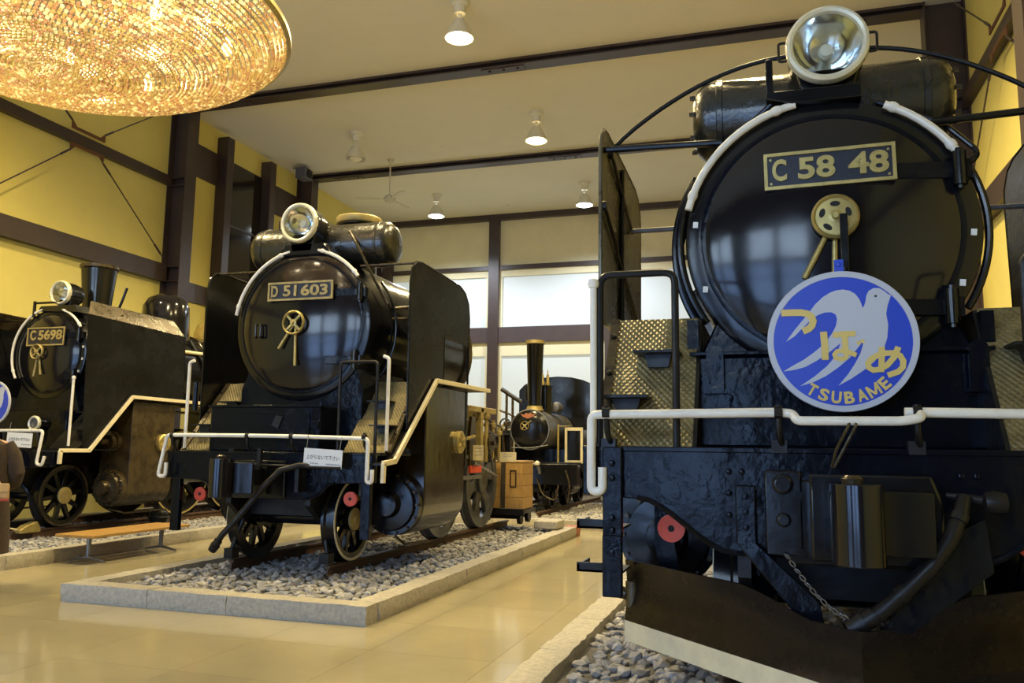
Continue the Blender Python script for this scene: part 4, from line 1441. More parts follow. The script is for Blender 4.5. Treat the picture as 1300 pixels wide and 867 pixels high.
# ------------------------------------------------------------ D51: middle locomotive
def loco_middle():
    L = empty('steam_locomotive', (-4.85, 7.8, .22), 'black steam locomotive with plate D 51 603, tank and round lid above the smokebox', 'locomotive')
    R, zc = .83, 2.50
    smokebox(L, R, zc, .735, 1.7, 3.0, (.33, -.40), strap=.34)
    G().lathe([(.78, 2.98), (.86, 2.98), (.87, 3.03), (.80, 3.04), (.6, 3.04)], (0, 0, zc), 'Y', 56).build('cut_flange', 'oily', L)
    numplate(L, 'D51603', .035, 2.855, .80, .205, -.135, [('D', -.315, .085), ('51', -.125, .165), ('603', .175, .33)], dull=True)
    handwheel(L, .0, 2.50, .135, -.19, 236, 272, .33, .46, False)
    G().tube(rounded([(-.49, -.12, 2.36), (-.49, -.15, 2.36), (-.49, -.15, 2.50), (-.49, -.12, 2.50)], .02), .012, 8).tube(rounded([(-.43, -.12, 2.36), (-.43, -.15, 2.36), (-.43, -.15, 2.50), (-.43, -.12, 2.50)], .02), .012, 8).build('door_handle', 'black', L)
    headlight(L, -.03, -.12, 3.62, .225, depth=.40)
    tank(L, .42, 3.46, .255, .90, 'tank', False)
    ch = G().lathe([(.23, 3.2), (.23, 3.86), (.25, 3.88), (.25, 3.90), (.2, 3.90), (.2, 3.2)], (.06, 1.08, 0), 'Z', 36).build('chimney', 'black', L)
    G().lathe([(.25, 3.90), (.275, 3.905), (.285, 3.92), (.285, 3.975), (.27, 3.99), (0, 4.0)], (.06, 1.08, 0), 'Z', 40).build('round_lid', 'gold_dull', ch)
    G().prism([(-.34, 3.28), (-.25, 3.40), (.25, 3.40), (.34, 3.28)], 'xz', -.05, .3).build('lamp_shelf', 'black', L, .01)
    grabs(L, .84, zc, ((171, 102), (78, 37)), -.035, .02)
    for s in (-1, 1):
        tube_part(L, 'stay_rod', [(s * .60, .15, 3.16), (s * 1.26, .2, 3.17)], .014, 'oily')
    tube_part(L, 'curved_pipe', rounded([(.42, .20, 3.58), (.55, .12, 3.42), (.70, .10, 3.16), (.86, .3, 2.75)], .1), .016, 'oily')
    tube_part(L, 'side_pipe', arc(0, zc, .86, 40, -40, 16, .55), .016, 'black')
    tube_part(L, 'side_pipe', rounded([(.80, .6, 2.75), (.92, .9, 2.82), (1.05, 1.3, 2.80)], .05), .022, 'oily')
    tube_part(L, 'side_pipe', rounded([(.82, .5, 2.62), (.95, .8, 2.66), (1.1, 1.3, 2.62)], .05), .018, 'oily')
    poly = [(.02, 1.32), (0.0, 2.92), (.04, 3.08), (.14, 3.17), (.30, 3.19), (1.45, 3.16), (1.64, 3.10), (1.76, 2.98), (1.80, 2.80), (1.79, 2.46), (.98, 2.46), (.98, 1.96), (.72, 1.92)]
    for s in (-1, 1):
        x = s * 1.27
        deflector(L, poly, x, s, 'dusty' if s > 0 else 'black', [((x - s * .02, .9, 1.95), (x - s * .02, .9, 3.1), .014)])
        G().tube([(x, 1.78, 1.95), (x, 1.78, 2.48)], .014, 8).build('deflector_post', 'black', L)
        running_board(L, s, [(-.58, .86), (-.575, 1.03), (-.33, 1.05), (.69, 1.93), (2.5, 1.945)] if s > 0 else [(-.33, 1.05), (.69, 1.93), (2.5, 1.945)], 1.0 if s > 0 else .85, 1.30, s > 0)
        front_steps(L, s, .72, 1.24, -.30, 1.13, .42, 1.90)
    for s in (-1, 1):
        tube_part(L, 'lamp_post', rounded([(s * 1.20, -.30, 1.15), (s * 1.20, -.30, 2.08), (s * 1.14, -.30, 2.10)], .05), .018, 'white')
    G().box(-1.2, 1.2, -.55, .3, 1.10, 1.12).build('front_deck', 'blue_black', L)
    bx = G().box(-.88, .46, -.32, .5, 1.12, 1.60).build('front_box', 'blue_black', L, .02)
    G().box(-.90, .48, -.34, -.28, 1.585, 1.61).box(-.50, .34, -.335, -.32, 1.24, 1.52).box(.36, .45, -.345, -.32, 1.36, 1.44).build('lid_edge', 'blue_black', bx, .004)
    G().prism([(-.10, 1.40), (-.02, 1.36), (.03, 1.48), (-.05, 1.50)], 'xz', -.35, -.335).build('box_emblem', 'matt_black', bx)
    G().prism([(-.75, 1.12), (.75, 1.12), (.75, 1.80), (.62, 2.12), (-.62, 2.12), (-.75, 1.80)], 'xz', .02, 1.2).build('saddle', 'blue_black', L, .01)
    G().tube(rounded([(.74, -.45, 1.12), (.74, -.45, 2.03), (1.15, -.45, 2.03), (1.15, -.45, 1.12)], .05), .016, 10).build('grab_hoop', 'matt_black', L)
    G().tube([(-1.02, -.40, 1.55), (-1.02, -.40, 1.85)], .03, 8).build('post_stub', 'blue_black', L)
    yb = -.55
    beam(L, 1.21, yb, 1.11, .84, .665, .78, .50)
    for s in (-1, 1):
        red_disc(L, s * .89 - .05, -.34, .67)
        G().box(s * 1.10 - .05, s * 1.10 + .05, yb + .03, yb + .09, .30, .86).build('end_strap', 'blue_black', L, .006)
        G().tube([(s * .45, -.22, .66), (s * .47, -.20, .45), (s * .56, -.26, .12)], .022, 8).box(s * .56 - .05, s * .56 + .05, -.32, -.20, .02, .12).build('guard_iron', 'matt_black', L)
    yr = yb - .07
    hr = G().tube(rounded([(-1.14, yr - .02, 1.0), (-1.14, yr - .02, .86), (-1.235, yr - .02, .86), (-1.165, yr, 1.285), (-.25, yr, 1.285), (.4, yr, 1.28), (1.16, yr, 1.265), (1.16, yr, .85), (1.215, yr, .85), (1.215, yr, .97)], .045), .02, 12).build('front_hand_rail', 'white', L)
    for x in (-1.10, -.19, .32, 1.12):
        G().tube(rounded([(x, yr, 1.32), (x, yr, 1.20), (x, yb + .02, 1.12)], .05), .014, 8).lathe([(0, -.02), (.03, -.018), (.03, .018), (0, .02)], (x, yr, 1.28), 'X', 10).build('rail_post', 'matt_black', hr)
    coupler(L, -1.17, .88, yb, -.06, .36)
    tube_part(L, 'uncoupling_bar', [(-.3, yb - .12, 1.0), (.9, yb - .12, .98)], .013, 'matt_black')
    G().box(-.02, .02, yb - .14, yb - .10, .70, 1.16).build('bar_hanger', 'matt_black', L)
    G().box(.42, .46, yb - .14, yb, .74, 1.0).build('bar_hanger', 'matt_black', L)
    hose(L, [(.58, -.62, .99), (.46, -.68, 1.0), (.30, -.76, .95), (.18, -.84, .80), (.06, -.90, .62), (-.06, -.94, .46), (-.17, -.96, .34), (-.24, -.96, .24)], .030)
    # running gear
    frame(L, -.5, 4.7, 1.15)
    for s in (-1, 1):
        cylinder(L, s, .93, .58, .34, .42, 1.72, 1.88, 1.25, 1.26, .19, True, 'clad')
        wheel(L, s * .565, .15, .43, .43, s, 10)
        wheel(L, s * .565, 2.62, .70, .70, s, 12, 'wheel_grey', 'steel', 'wheel_grey', True)
        wheel(L, s * .565, 4.22, .70, .70, s, 12, 'wheel_grey', 'steel', 'wheel_grey', True)
        tube_part(L, 'piston_rod', [(s * .93, 1.7, .58), (s * .93, 2.5, .58)], .035, 'steel')
        # valve gear and its bracket
        vg = G().prism([(2.62, .95), (2.78, .95), (2.84, 1.25), (2.80, 1.62), (2.66, 1.62), (2.58, 1.30)], 'yz', s * .98, s * 1.02).build('expansion_link', 'oily', L, .006)
        G().box(min(s * .60, s * 1.05), max(s * .60, s * 1.05), 2.95, 3.05, 1.0, 1.75).box(min(s * .98, s * 1.05), max(s * .98, s * 1.05), 2.4, 3.6, 1.68, 1.76).build('link_bracket', 'gold_dull', vg, .008)
        G().cyl((s * .60, 3.35, 1.28), (s * 1.08, 3.35, 1.28), .15, n=24).cyl((s * .60, 3.35, 1.28), (s * 1.12, 3.35, 1.28), .05, n=16).build('reverser_drum', 'oily', vg)
        G().tube([(s * 1.04, 1.7, 1.22), (s * 1.04, 2.7, 1.35)], .025, 8).build('radius_rod', 'gold_dull', vg)
        G().tube([(s * 1.04, 2.68, 1.0), (s * .86, 4.2, .78)], .028, 8).build('eccentric_rod', 'steel', vg)
        G().tube(rounded([(s * 1.0, 3.0, 1.5), (s * 1.0, 3.5, 1.55), (s * 1.0, 3.75, 1.2), (s * 1.0, 3.7, 1.0)], .12), .022, 8).build('drain_pipe', 'oily', vg)
        G().box(s * 1.0 - .05, s * 1.0 + .05, 3.9, 4.3, 1.08, 1.10).box(s * 1.0 - .05, s * 1.0 + .05, 3.9, 4.3, 1.40, 1.42).box(s * 1.0 - .05, s * 1.0 + .05, 3.9, 3.93, 1.1, 1.4).box(s * 1.0 - .05, s * 1.0 + .05, 4.27, 4.3, 1.1, 1.4).build('guide_box', 'matt_black', vg)
        for (y, z0, z1, r_) in ((3.22, 1.0, 1.72, .030), (3.52, 1.05, 1.60, .022), (3.80, .98, 1.50, .026)):
            G().tube([(s * 1.03, y, z0), (s * 1.03, y, z1)], r_, 8).lathe([(0, -.04), (r_ * 1.7, -.03), (r_ * 1.9, 0), (r_ * 1.7, .03), (0, .04)], (s * 1.03, y, z1 - .08), 'Z', 12).build('gear_post', 'gold_dull', vg)
        G().tube(rounded([(s * .98, 2.5, 1.55), (s * .98, 3.3, 1.62), (s * .98, 4.1, 1.50), (s * .98, 4.2, 1.1)], .15), .020, 8).build('oil_pipe', 'oily', vg)
        G().lathe([(.07, -.02), (.10, -.02), (.10, .02), (.07, .02), (.07, -.02)], (s * 1.06, 3.55, 1.30), 'X', 20).build('small_handwheel', 'oily', vg)
        G().box(min(s * .50, s * 1.0), max(s * .50, s * 1.0), 1.72, 2.6, 1.05, 1.10).box(s * 1.03 - .02, s * 1.03 + .02, 1.72, 3.0, .78, .83).build('slide_bar', 'steel', L)
        G().box(s * 1.05 - .012, s * 1.05 + .012, 2.3, 2.36, .95, 1.93).build('hanger_post', 'matt_black', L)
        G().tube(rounded([(s * .95, .35, 1.55), (s * 1.0, .2, 1.45), (s * 1.02, .2, 1.2), (s * .95, .36, 1.05)], .1), .018, 8).build('drain_pipe', 'black', L)
        tube_part(L, 'drain_pipe', rounded([(s * .95, .5, .24), (s * 1.02, .6, .14), (s * 1.02, 1.2, .12)], .05), .014, 'oily')
    G().box(.99, 1.03, 2.62, 3.05, .86, .96).build('red_board', 'red', L, .004)
    for y, z in ((.15, .43), (2.62, .7), (4.22, .7)):
        axle(L, y, z)
    return L


# ------------------------------------------------------------ C56: left locomotive
def loco_left():
    L = empty('steam_locomotive', (-10.1, 9.45, .25), 'black steam locomotive with plate C 56 98, round headlight and tall chimney', 'locomotive')
    R, zc = .67, 2.46
    smokebox(L, R, zc, .575, 1.5, 4.6, (.26, -.35), strap=.36)
    numplate(L, 'C5698', .03, 2.70, .69, .27, -.125, [('C', -.235, .10), ('5698', .085, .44)], dull=True, sub=True)
    handwheel(L, -.05, 2.47, .115, -.19, 262, 280, .36, .34, False, 'gold_dull')
    headlight(L, .06, .04, 3.38, .185, depth=.36)
    G().prism([(-.25, 3.10), (-.2, 3.17), (.45, 3.17), (.48, 3.06)], 'xz', -.05, .25).box(-.32, .05, -.08, .0, 3.21, 3.23).box(-.34, -.30, -.06, -.03, 3.0, 3.25).build('lamp_shelf', 'black', L, .006)
    ch = G().lathe([(.27, 2.95), (.215, 3.18), (.21, 3.3), (.262, 3.88), (.28, 3.90), (.28, 3.945), (.23, 3.945), (.17, 3.1)], (0, .80, 0), 'Z', 40).build('chimney', 'black', L)
    G().lathe([(.265, 3.885), (.287, 3.90), (.287, 3.945), (.25, 3.95)], (0, .80, 0), 'Z', 40).build('chimney_lip', 'oily', ch)
    G().tube(rounded([(.26, .95, 3.2), (.32, .98, 3.4), (.38, 1.0, 3.62)], .06), .02, 8).build('side_pipe', 'black', L)
    dm = G().lathe([(.42, 2.95), (.40, 3.30), (.385, 3.56), (.30, 3.70), (.16, 3.77), (0, 3.785)], (0, 2.36, 0), 'Z', 40).build('steam_dome', 'door', L)
    G().lathe([(.40, 2.95), (.40, 3.25), (.34, 3.42), (.18, 3.50), (0, 3.52)], (0, 3.75, 0), 'Z', 36).build('sand_dome', 'gold_dull', L)
    G().lathe([(0, 0), (.09, 0), (.11, .08), (.06, .15), (.1, .22), (0, .3)], (.45, 3.0, 2.95), 'Z', 16).build('safety_valve', 'gold_paint', L)
    tube_part(L, 'boiler_pipe', [(.63, 1.9, 2.72), (.63, 4.4, 2.78)], .03, 'cream')
    tube_part(L, 'boiler_pipe', rounded([(.45, 2.9, 2.95), (.66, 3.0, 2.6), (.70, 3.6, 2.3), (.70, 4.4, 2.2)], .2), .025, 'oily')
    tube_part(L, 'boiler_pipe', rounded([(.50, 2.4, 2.95), (.70, 2.6, 2.5), (.72, 3.1, 2.0)], .2), .035, 'black')
    grabs(L, .68, zc, ((212, 104), (72, 34)), -.035, .018)
    for a in (-8, -25, 8, 22):
        t = math.radians(a)
        G().box(-.014, .014, -.024, -.012, -.016, .016).build('white_marker', 'sticker', L).location = (.63 * math.cos(t), 0, zc + .63 * math.sin(t))
    poly = [(-.47, 1.10), (-.54, 2.92), (1.43, 2.86), (1.48, 1.86), (.32, 1.84)]
    for s in (-1, 1):
        x = s * 1.20
        d = deflector(L, poly, x, s, 'dusty')
        # upper edge folded inwards
        G().add([(x, -.54, 2.92), (x, 1.43, 2.86), (x - s * .10, 1.26, 3.10), (x - s * .10, -.42, 3.13), (x - s * .012, -.54, 2.91), (x - s * .012, 1.43, 2.85), (x - s * .112, 1.26, 3.09), (x - s * .112, -.42, 3.12)],
                [(0, 1, 2, 3), (7, 6, 5, 4), (0, 4, 5, 1), (1, 5, 6, 2), (2, 6, 7, 3), (3, 7, 4, 0)]).build('folded_top', 'oily', d)
        tube_part(L, 'stay_rod', [(s * .5, .1, 2.98), (s * 1.18, .1, 3.0)], .012, 'black')
        running_board(L, s, [(-.89, .90), (-.885, 1.06), (-.41, 1.06), (.32, 1.835), (1.85, 1.83)], .8, 1.25, True)
        running_board(L, s, [(1.85, 1.79), (4.6, 1.79)], .66, 1.20, False)
        tube_part(L, 'lamp_post', [(s * 1.09, -.60, 1.12), (s * 1.09, -.60, 2.02)], .018, 'white')
        G().lathe([(0, -.03), (.022, -.02), (.028, 0), (.022, .02), (0, .03)], (s * 1.09, -.60, 2.04), 'Z', 12).build('post_knob', 'white', L)
        front_steps(L, s, .60, 1.12, -.45, 1.08, .3, 1.82, 'matt_black')
    G().lathe([(0, -.06), (.02, -.06), (.02, 0), (0, 0)], (-1.1, -.52, 2.9), 'Z', 8).build('deflector_knob', 'cream', L)
    G().box(-1.15, 1.15, -.85, .2, 1.06, 1.08).build('front_deck', 'blue_black', L)
    G().box(-.62, .62, -.20, .6, 1.08, 1.62).build('front_box', 'blue_black', L, .02)
    G().prism([(-.62, 1.6), (.62, 1.6), (.48, 2.05), (-.48, 2.05)], 'xz', .0, 1.0).build('saddle', 'blue_black', L, .01)
    ml = G().lathe([(.09, 0), (.095, .02), (.09, .03), (.09, .2), (.05, .25), (0, .25)], (.47, -.60, 1.42), 'Y', 24).build('marker_lamp', 'black', L)
    G().lathe([(.07, -.01), (.09, -.02), (.104, -.005), (.104, .02), (.09, .02), (.07, -.01)], (.47, -.60, 1.42), 'Y', 24).build('rim', 'rim', ml)
    G().lathe([(0, .03), (.04, .02), (.075, 0), (.075, -.004), (0, -.004)], (.47, -.60, 1.42), 'Y', 24).build('lens', 'steel', ml)
    G().box(.43, .51, -.55, -.40, 1.08, 1.34).build('lamp_stand', 'black', ml)
    yb = -.85
    beam(L, 1.12, yb, 1.06, .84, .62, .70, .45)
    yr = yb - .05
    hr = G().tube(rounded([(-1.03, yr, .98), (-1.03, yr, .86), (-.93, yr, .86), (-.98, yr, 1.315), (.96, yr, 1.315), (.89, yr, .88), (1.02, yr - .03, .86), (1.05, yr - .03, .98)], .05), .02, 12).build('front_hand_rail', 'white', L)
    for x in (-.9, -.3, .3, .88):
        G().tube(rounded([(x, yr, 1.34), (x, yr, 1.18), (x, yb + .02, 1.07)], .05), .014, 8).build('rail_post', 'matt_black', hr)
    coupler(L, -1.40, .86, yb, 0, .34)
    for s in (-1, 1):
        G().tube(rounded([(s * .3, yb + .1, .7), (s * .55, yb + .15, .55), (s * .66, yb + .3, .12)], .1), .03, 8).build('guard_iron', 'blue_black', L)
    frame(L, -.75, 5.0, 1.1)
    for s in (-1, 1):
        cylinder(L, s, .90, .52, .27, .35, 1.35, 1.78, 1.2, 1.18, .16, True, 'oily' if s > 0 else 'black')
        wheel(L, s * .565, -.15, .43, .43, s, 10, rimm='oily')
        for y in (2.25, 3.6, 4.9):
            wheel(L, s * .565, y, .70, .70, s, 14, rimm='gold_dull', hub='black')
        rods(L, s, (2.25, 3.6, 4.9), .70, .70, 1.4)
        tube_part(L, 'drain_pipe', rounded([(s * .9, .4, .22), (s * 1.0, .6, .15), (s * 1.0, 1.5, .15)], .05), .014, 'oily')
        G().box(s * .95 - .06, s * .95 + .06, .1, .22, 1.28, 1.34).build('lubricator', 'black', L)
    for y, z in ((-.15, .43), (2.25, .7), (3.6, .7), (4.9, .7)):
        axle(L, y, z)
    cab(L, 4.7, 6.3, 1.28, 1.1, 3.55)
    return L


# ------------------------------------------------------------ small tank engine at the rear
def loco_small():
    L = empty('tank_engine', (-4.9, 16.9, .2), 'small old black tank engine with tall slim chimney at the rear windows', 'locomotive')
    zc, R = 1.63, .43
    G().lathe([(R * .9, 0), (R, .02), (R, .75), (R - .02, .76), (R - .02, 2.4)], (.02, 0, zc), 'Y', 44).build('boiler', 'steel', L)
    d = G().lathe([(0, -.07), (R * .5, -.06), (R * .84, -.03), (R * .9, -.01), (R * .97, 0), (R, .02), (R, .1)], (.02, 0, zc), 'Y', 48).build('smokebox_door', 'black', L)
    G().lathe([(R * .96, -.006), (R * 1.015, -.002), (R * 1.015, .02), (R * .96, .02)], (.02, 0, zc), 'Y', 48).build('door_ring', 'steel', d)
    handwheel(L, -.06, 1.70, .10, -.12, 40, 41, .18, .1, False, 'gold_paint')
    # red winged badge
    G().prism([(-.17, 1.96), (-.09, 1.94), (-.05, 1.98), (0, 1.96), (.05, 1.98), (.09, 1.94), (.17, 1.96), (.12, 1.90), (.06, 1.88), (.02, 1.86), (-.02, 1.86), (-.06, 1.88), (-.12, 1.90)], 'xz', -.07, -.055).build('winged_badge', 'kerb_red', L)
    ch = G().lathe([(.20, 1.98), (.15, 2.10), (.145, 2.2), (.19, 3.48), (.205, 3.50), (.205, 3.57), (.17, 3.57), (.12, 2.2)], (.04, .30, 0), 'Z', 32).build('chimney', 'black', L)
    G().lathe([(.19, 3.49), (.212, 3.50), (.212, 3.57), (.18, 3.575)], (.04, .30, 0), 'Z', 32).build('chimney_lip', 'gold_dull', ch)
    G().lathe([(.20, 2.04), (.17, 2.10), (.165, 2.14), (.15, 2.14)], (.04, .30, 0), 'Z', 32).build('chimney_base', 'gold_dull', ch)
    dm = G().lathe([(.16, 2.0), (.15, 2.08), (.15, 2.58), (.165, 2.60), (.165, 2.63), (0, 2.63)], (.12, .9, 0), 'Z', 28).build('steam_dome', 'black', L)
    for x in (.05, .17):
        G().lathe([(.05, 2.63), (.05, 2.70), (.03, 2.74), (.035, 2.85), (.012, 2.90), (.012, 2.98), (0, 2.99)], (x, .9, 0), 'Z', 14).build('safety_valve', 'gold_paint', dm)
    G().lathe([(0, -.25), (.10, -.22), (.13, 0), (.10, .22), (0, .25)], (.30, 1.25, 2.16), 'Y', 18).build('whistle_drum', 'steel', L)
    G().lathe([(0, -.2), (.08, -.16), (.10, 0), (.08, .16), (0, .2)], (-.16, .55, 2.45), 'Z', 16).build('bell', 'matt_black', L)
    c = cab(L, 2.5, 4.2, .98, .9, 2.98, 'black')
    for s in (-1, 1):
        a, b = sorted((s * .58, s * .98))
        G().box(a + .02, b - .02, .9, 2.5, .95, 1.66).build('side_tank', 'black', L, .02)
        G().box(a, b, .86, .90, 1.63, 1.70).box(a, b, .86, .90, .92, .98).box(a, a + .05, .86, .90, .98, 1.63).box(b - .05, b, .86, .90, .98, 1.63).build('tank_border', 'cream', L)
        G().box(min(s * .3, s * .95), max(s * .3, s * .95), -.4, .9, .90, .94).build('running_board', 'matt_black', L)
        tube_part(L, 'brass_post', [(s * .62, .1, .94), (s * .62, .1, 1.74)], .022, 'gold_paint')
        G().tube(rounded([(s * .62, .1, 1.70), (s * .62, 1.3, 1.74)], .02), .014, 8).build('brass_rail', 'gold_paint', L)
        cylinder(L, s, .72, .45, .20, .25, .9, .80, .9, .62, .10, False)
        for y in (1.35, 2.6):
            wheel(L, s * .48, y, .42, .42, s, 8, rimm='matt_black', hub='matt_black')
        wheel(L, s * .48, -.1, .28, .28, s, 8, rimm='matt_black', hub='matt_black')
    G().tube([(-.72, .3, 2.52), (-.25, .3, 2.22)], .05, 8).build('lever_beam', 'matt_black', L)
    for (x, z0, z1) in ((-.60, .95, 2.42), (-.46, .95, 2.34)):
        G().tube([(x, .3, z0), (x, .3, z1)], .03, 8).lathe([(0, -.06), (.06, -.05), (.07, 0), (.06, .05), (0, .06)], (x, .3, z0 + .8), 'Z', 12).build('lever_post', 'oily', L)
    G().tube([(-.75, .3, 2.05), (-.35, .3, 1.9)], .025, 8).lathe([(.10, -.02), (.13, -.02), (.13, .02), (.10, .02), (.10, -.02)], (-.62, .27, 1.75), 'Y', 20).build('brake_gear', 'oily', L)
    G().box(-.98, 1.18, -.55, -.45, .50, .92).build('buffer_beam', 'black', L, .01)
    G().box(-.4, .4, -.45, 3.8, .35, .92).build('engine_frame', 'matt_black', L)
    G().tube(rounded([(.05, -.55, .72), (.15, -.7, .80), (.30, -.75, .92), (.42, -.72, .88), (.44, -.70, .72)], .06), .03, 8).build('hose_pipe', 'steel', L)
    G().lathe([(0, 0), (.05, 0), (.06, .05), (0, .09)], (.40, -.75, .90), 'Z', 12).build('lamp_nozzle', 'white', L)
    tube_part(L, 'front_pipe', rounded([(.35, -.58, .62), (.48, -.62, .30), (.75, -.62, .18), (.80, -.58, .5)], .1), .018, 'oily')
    tube_part(L, 'front_pipe', rounded([(.95, -.58, .80), (1.05, -.62, .5), (1.0, -.62, .15)], .1), .018, 'oily')
    G().box(-.15, .15, -.75, -.55, .35, .55).build('coupler', 'black', L, .02)
    tube_part(L, 'front_rail', rounded([(-.35, -.08, 1.24), (.1, -.12, 1.24), (.45, -.08, 1.30)], .1), .014, 'steel')
    return L


loco_right()
loco_middle()
loco_left()
loco_small()

# ============================================================ HEADMARKS AND SIGNS
def headmark(loc, R, label, full=True):
    h = empty('headmark', loc, label, 'headmark')
    G().lathe([(0, .012), (R, .012), (R, -.006), (R * .995, -.010), (R * .915, -.010), (R * .91, -.004), (0, -.004)], (0, 0, 0), 'Y', 72).build('rim_disc', 'mgrey', h)
    G().lathe([(0, -.0045), (R * .912, -.0045), (R * .912, -.0065), (0, -.0065)], (0, 0, 0), 'Y', 72).build('blue_face', 'mblue', h)
    q = R / .35

    def c(u, v):
        return ((u - 476) / 418 * .35 * q, -(v - 450) / 383 * .35 * q)
    bird = [(752, 212), (735, 203), (715, 185), (690, 170), (660, 169), (634, 183), (620, 207), (614, 240), (606, 262), (598, 275), (591, 252), (580, 225), (560, 197), (530, 178), (495, 170), (455, 173),
            (420, 185), (380, 208), (340, 242), (300, 290), (255, 340), (215, 385), (165, 448), (215, 418), (260, 375), (310, 330), (350, 305), (390, 292), (425, 292), (448, 305), (455, 330), (448, 365),
            (430, 400), (400, 440), (365, 475), (320, 510), (260, 550), (200, 580), (146, 611), (210, 603), (270, 588), (335, 555), (400, 515), (470, 462), (440, 530), (390, 585), (320, 640), (238, 692),
            (310, 672), (380, 640), (450, 595), (520, 540), (600, 445), (575, 520), (540, 580), (500, 635), (448, 692), (520, 655), (590, 610), (650, 565), (700, 500), (722, 440), (730, 370), (722, 310), (732, 265)]
    G().prism([c(*p) for p in bird], 'xz', -.0095, -.006).build('bird_silhouette', 'mgrey', h)
    G().lathe([(0, -.011), (.006 * q, -.011), (.006 * q, -.009), (0, -.009)], (c(670, 213)[0], 0, c(670, 213)[1]), 'Y', 12).build('bird_eye', 'ink', h)
    if full:
        k = .35 / 418
        y0, y1 = -.0135, -.009
        G().ribbon([c(*p) for p in ((143, 288), (200, 288), (255, 289), (290, 297), (314, 316), (322, 338), (314, 362), (296, 380), (262, 393))], 41 * k, y0, y1).build('kana_tsu', 'mgold', h)
        G().ribbon([c(*p) for p in ((377, 398), (381, 475), (381, 552))], 39 * k, y0, y1).ribbon([c(*p) for p in ((428, 418), (552, 412))], 33 * k, y0, y1) \
            .ribbon([c(*p) for p in ((490, 398), (493, 450), (494, 520))], 34 * k, y0 - .0005, y1) \
            .ribbon([c(*p) for p in ((552, 530), (520, 516), (480, 503), (447, 507), (432, 524), (440, 543), (470, 550), (497, 540), (496, 515))], 27 * k, y0 - .001, y1) \
            .ribbon([c(*p) for p in ((560, 455), (574, 472))], 17 * k, y0, y1).ribbon([c(*p) for p in ((582, 447), (596, 463))], 17 * k, y0, y1).build('kana_ba', 'mgold', h)
        G().ribbon([c(*p) for p in ((690, 488), (686, 560), (680, 622))], 33 * k, y0, y1) \
            .ribbon([c(*p) for p in ((778, 490), (752, 545), (715, 585), (675, 607), (640, 612), (616, 598), (612, 575), (630, 552), (665, 533), (710, 522), (752, 522), (785, 537), (800, 565), (796, 598), (770, 622), (715, 640))], 33 * k, y0 - .001, y1).build('kana_me', 'mgold', h)
        n = 7
        for i, chh in enumerate('TSUBAME'):
            a = math.radians(-121 + (121 - 49) * i / (n - 1))
            rr = .800 * R
            wd = {'M': .060, 'T': .042, 'E': .040}.get(chh, .046) * q
            if chh == 'M':
                g = G()
                for st in (((-.5, -.5), (-.5, .5)), ((-.5, .5), (0, -.35)), ((0, -.35), (.5, .5)), ((.5, .5), (.5, -.5))):
                    g.ribbon([(u_ * wd * .82, v_ * .060 * q) for (u_, v_) in st], .011 * q, -.002, .002)
                    g.v = [(v[0], v[1] - .0001, v[2]) for v in g.v]
                g.xf(Matrix.Translation((rr * math.cos(a), -.010, rr * math.sin(a))) @ Matrix.Rotation(-(a + PI / 2), 4, 'Y')).build('letter', 'mgold', h)
                continue
            text('letter', chh, .07, 'mgold', h, (rr * math.cos(a), -.010, rr * math.sin(a)), depth=.002, offset=.0025 if chh != 'M' else .0006, tilt=a + PI / 2, fit=(wd, .060 * q))
    G().box(-.022, .022, -.004, .008, R - .01, R + .06).lathe([(0, -.014), (.012, -.010), (.014, -.004), (0, -.004)], (0, 0, R + .035), 'Y', 12).build('hanging_tab', 'mblue', h)
    return h


headmark((.352, 4.34, 1.955), .352, 'blue round headmark with grey bird and gold lettering TSUBAME')
headmark((-10.1 + .09, 9.45 - .93, .25 + 1.68), .30, 'blue round headmark with white bird shape on the leftmost locomotive', False)


def sign(loc, w, h, label, tilt=0.0, strings=True):
    s_ = empty('hanging_sign', loc, label, 'sign')
    s_.rotation_euler = (0, tilt, 0)
    G().box(-w / 2, w / 2, 0, .006, -h / 2, h / 2).build('board', 'paper', s_)
    text('sign_lettering', '上がらないで下さい', .06, 'ink', s_, (0, -.001, h * .05), depth=.0005, offset=.0006, fit=(w * .86, h * .24))
    for (x0, n, wd) in ((-.32, 5, .045), (.10, 9, .042)):
        g = G()
        for i in range(n):
            g.box(w * x0 + i * w * wd, w * x0 + i * w * wd + w * wd * .75, -.0012, -.0002, -h * .33, -h * .33 + h * .07)
        g.build('small_print', 'greyink', s_)
    if strings:
        for x in (-w * .45, w * .42):
            G().tube([(x, .003, h / 2 - .01), (x, .02, h / 2 + .13)], .0025, 5).build('string', 'greyink', s_)
    return s_


sign((-4.85 + .70, 7.8 - .66, .22 + 1.07), .42, .18, 'white keep-off sign hanging from the rail of the middle locomotive', .05)
sign((-10.1 + .60, 9.45 - .93, .25 + 1.19), .43, .19, 'white keep-off sign hanging from the rail of the leftmost locomotive', .04)


def card(loc, w, h, label, m='papercream', rz=0.0, tilt=0.0, lines=3):
    c = empty('label_card', loc, label, 'card', rz)
    c.rotation_euler = (tilt, 0, rz)
    G().box(-w / 2, w / 2, 0, .008, 0, h).build('board', m, c, .002)
    g = G()
    for i in range(lines):
        z = h * (.78 - .22 * i)
        g.box(-w * .32, w * (.30 - .08 * (i % 2)), -.001, .0005, z, z + h * .05)
    g.build('printed_lines', 'greyink', c)
    return c


card((.33 - 1.13, 4.7 - .60, 1.43), .14, .16, 'white card standing by the hand rail of the locomotive with the bird headmark', 'papercream', -1.15, .0)
card((-3.72, 10.42, 1.25), .14, .20, 'cream label card on the valve gear above the red board', 'papercream', .35)
card((-3.66, 11.55, 1.22), .24, .14, 'cream label card above the wooden crate', 'papercream', .2, lines=2)

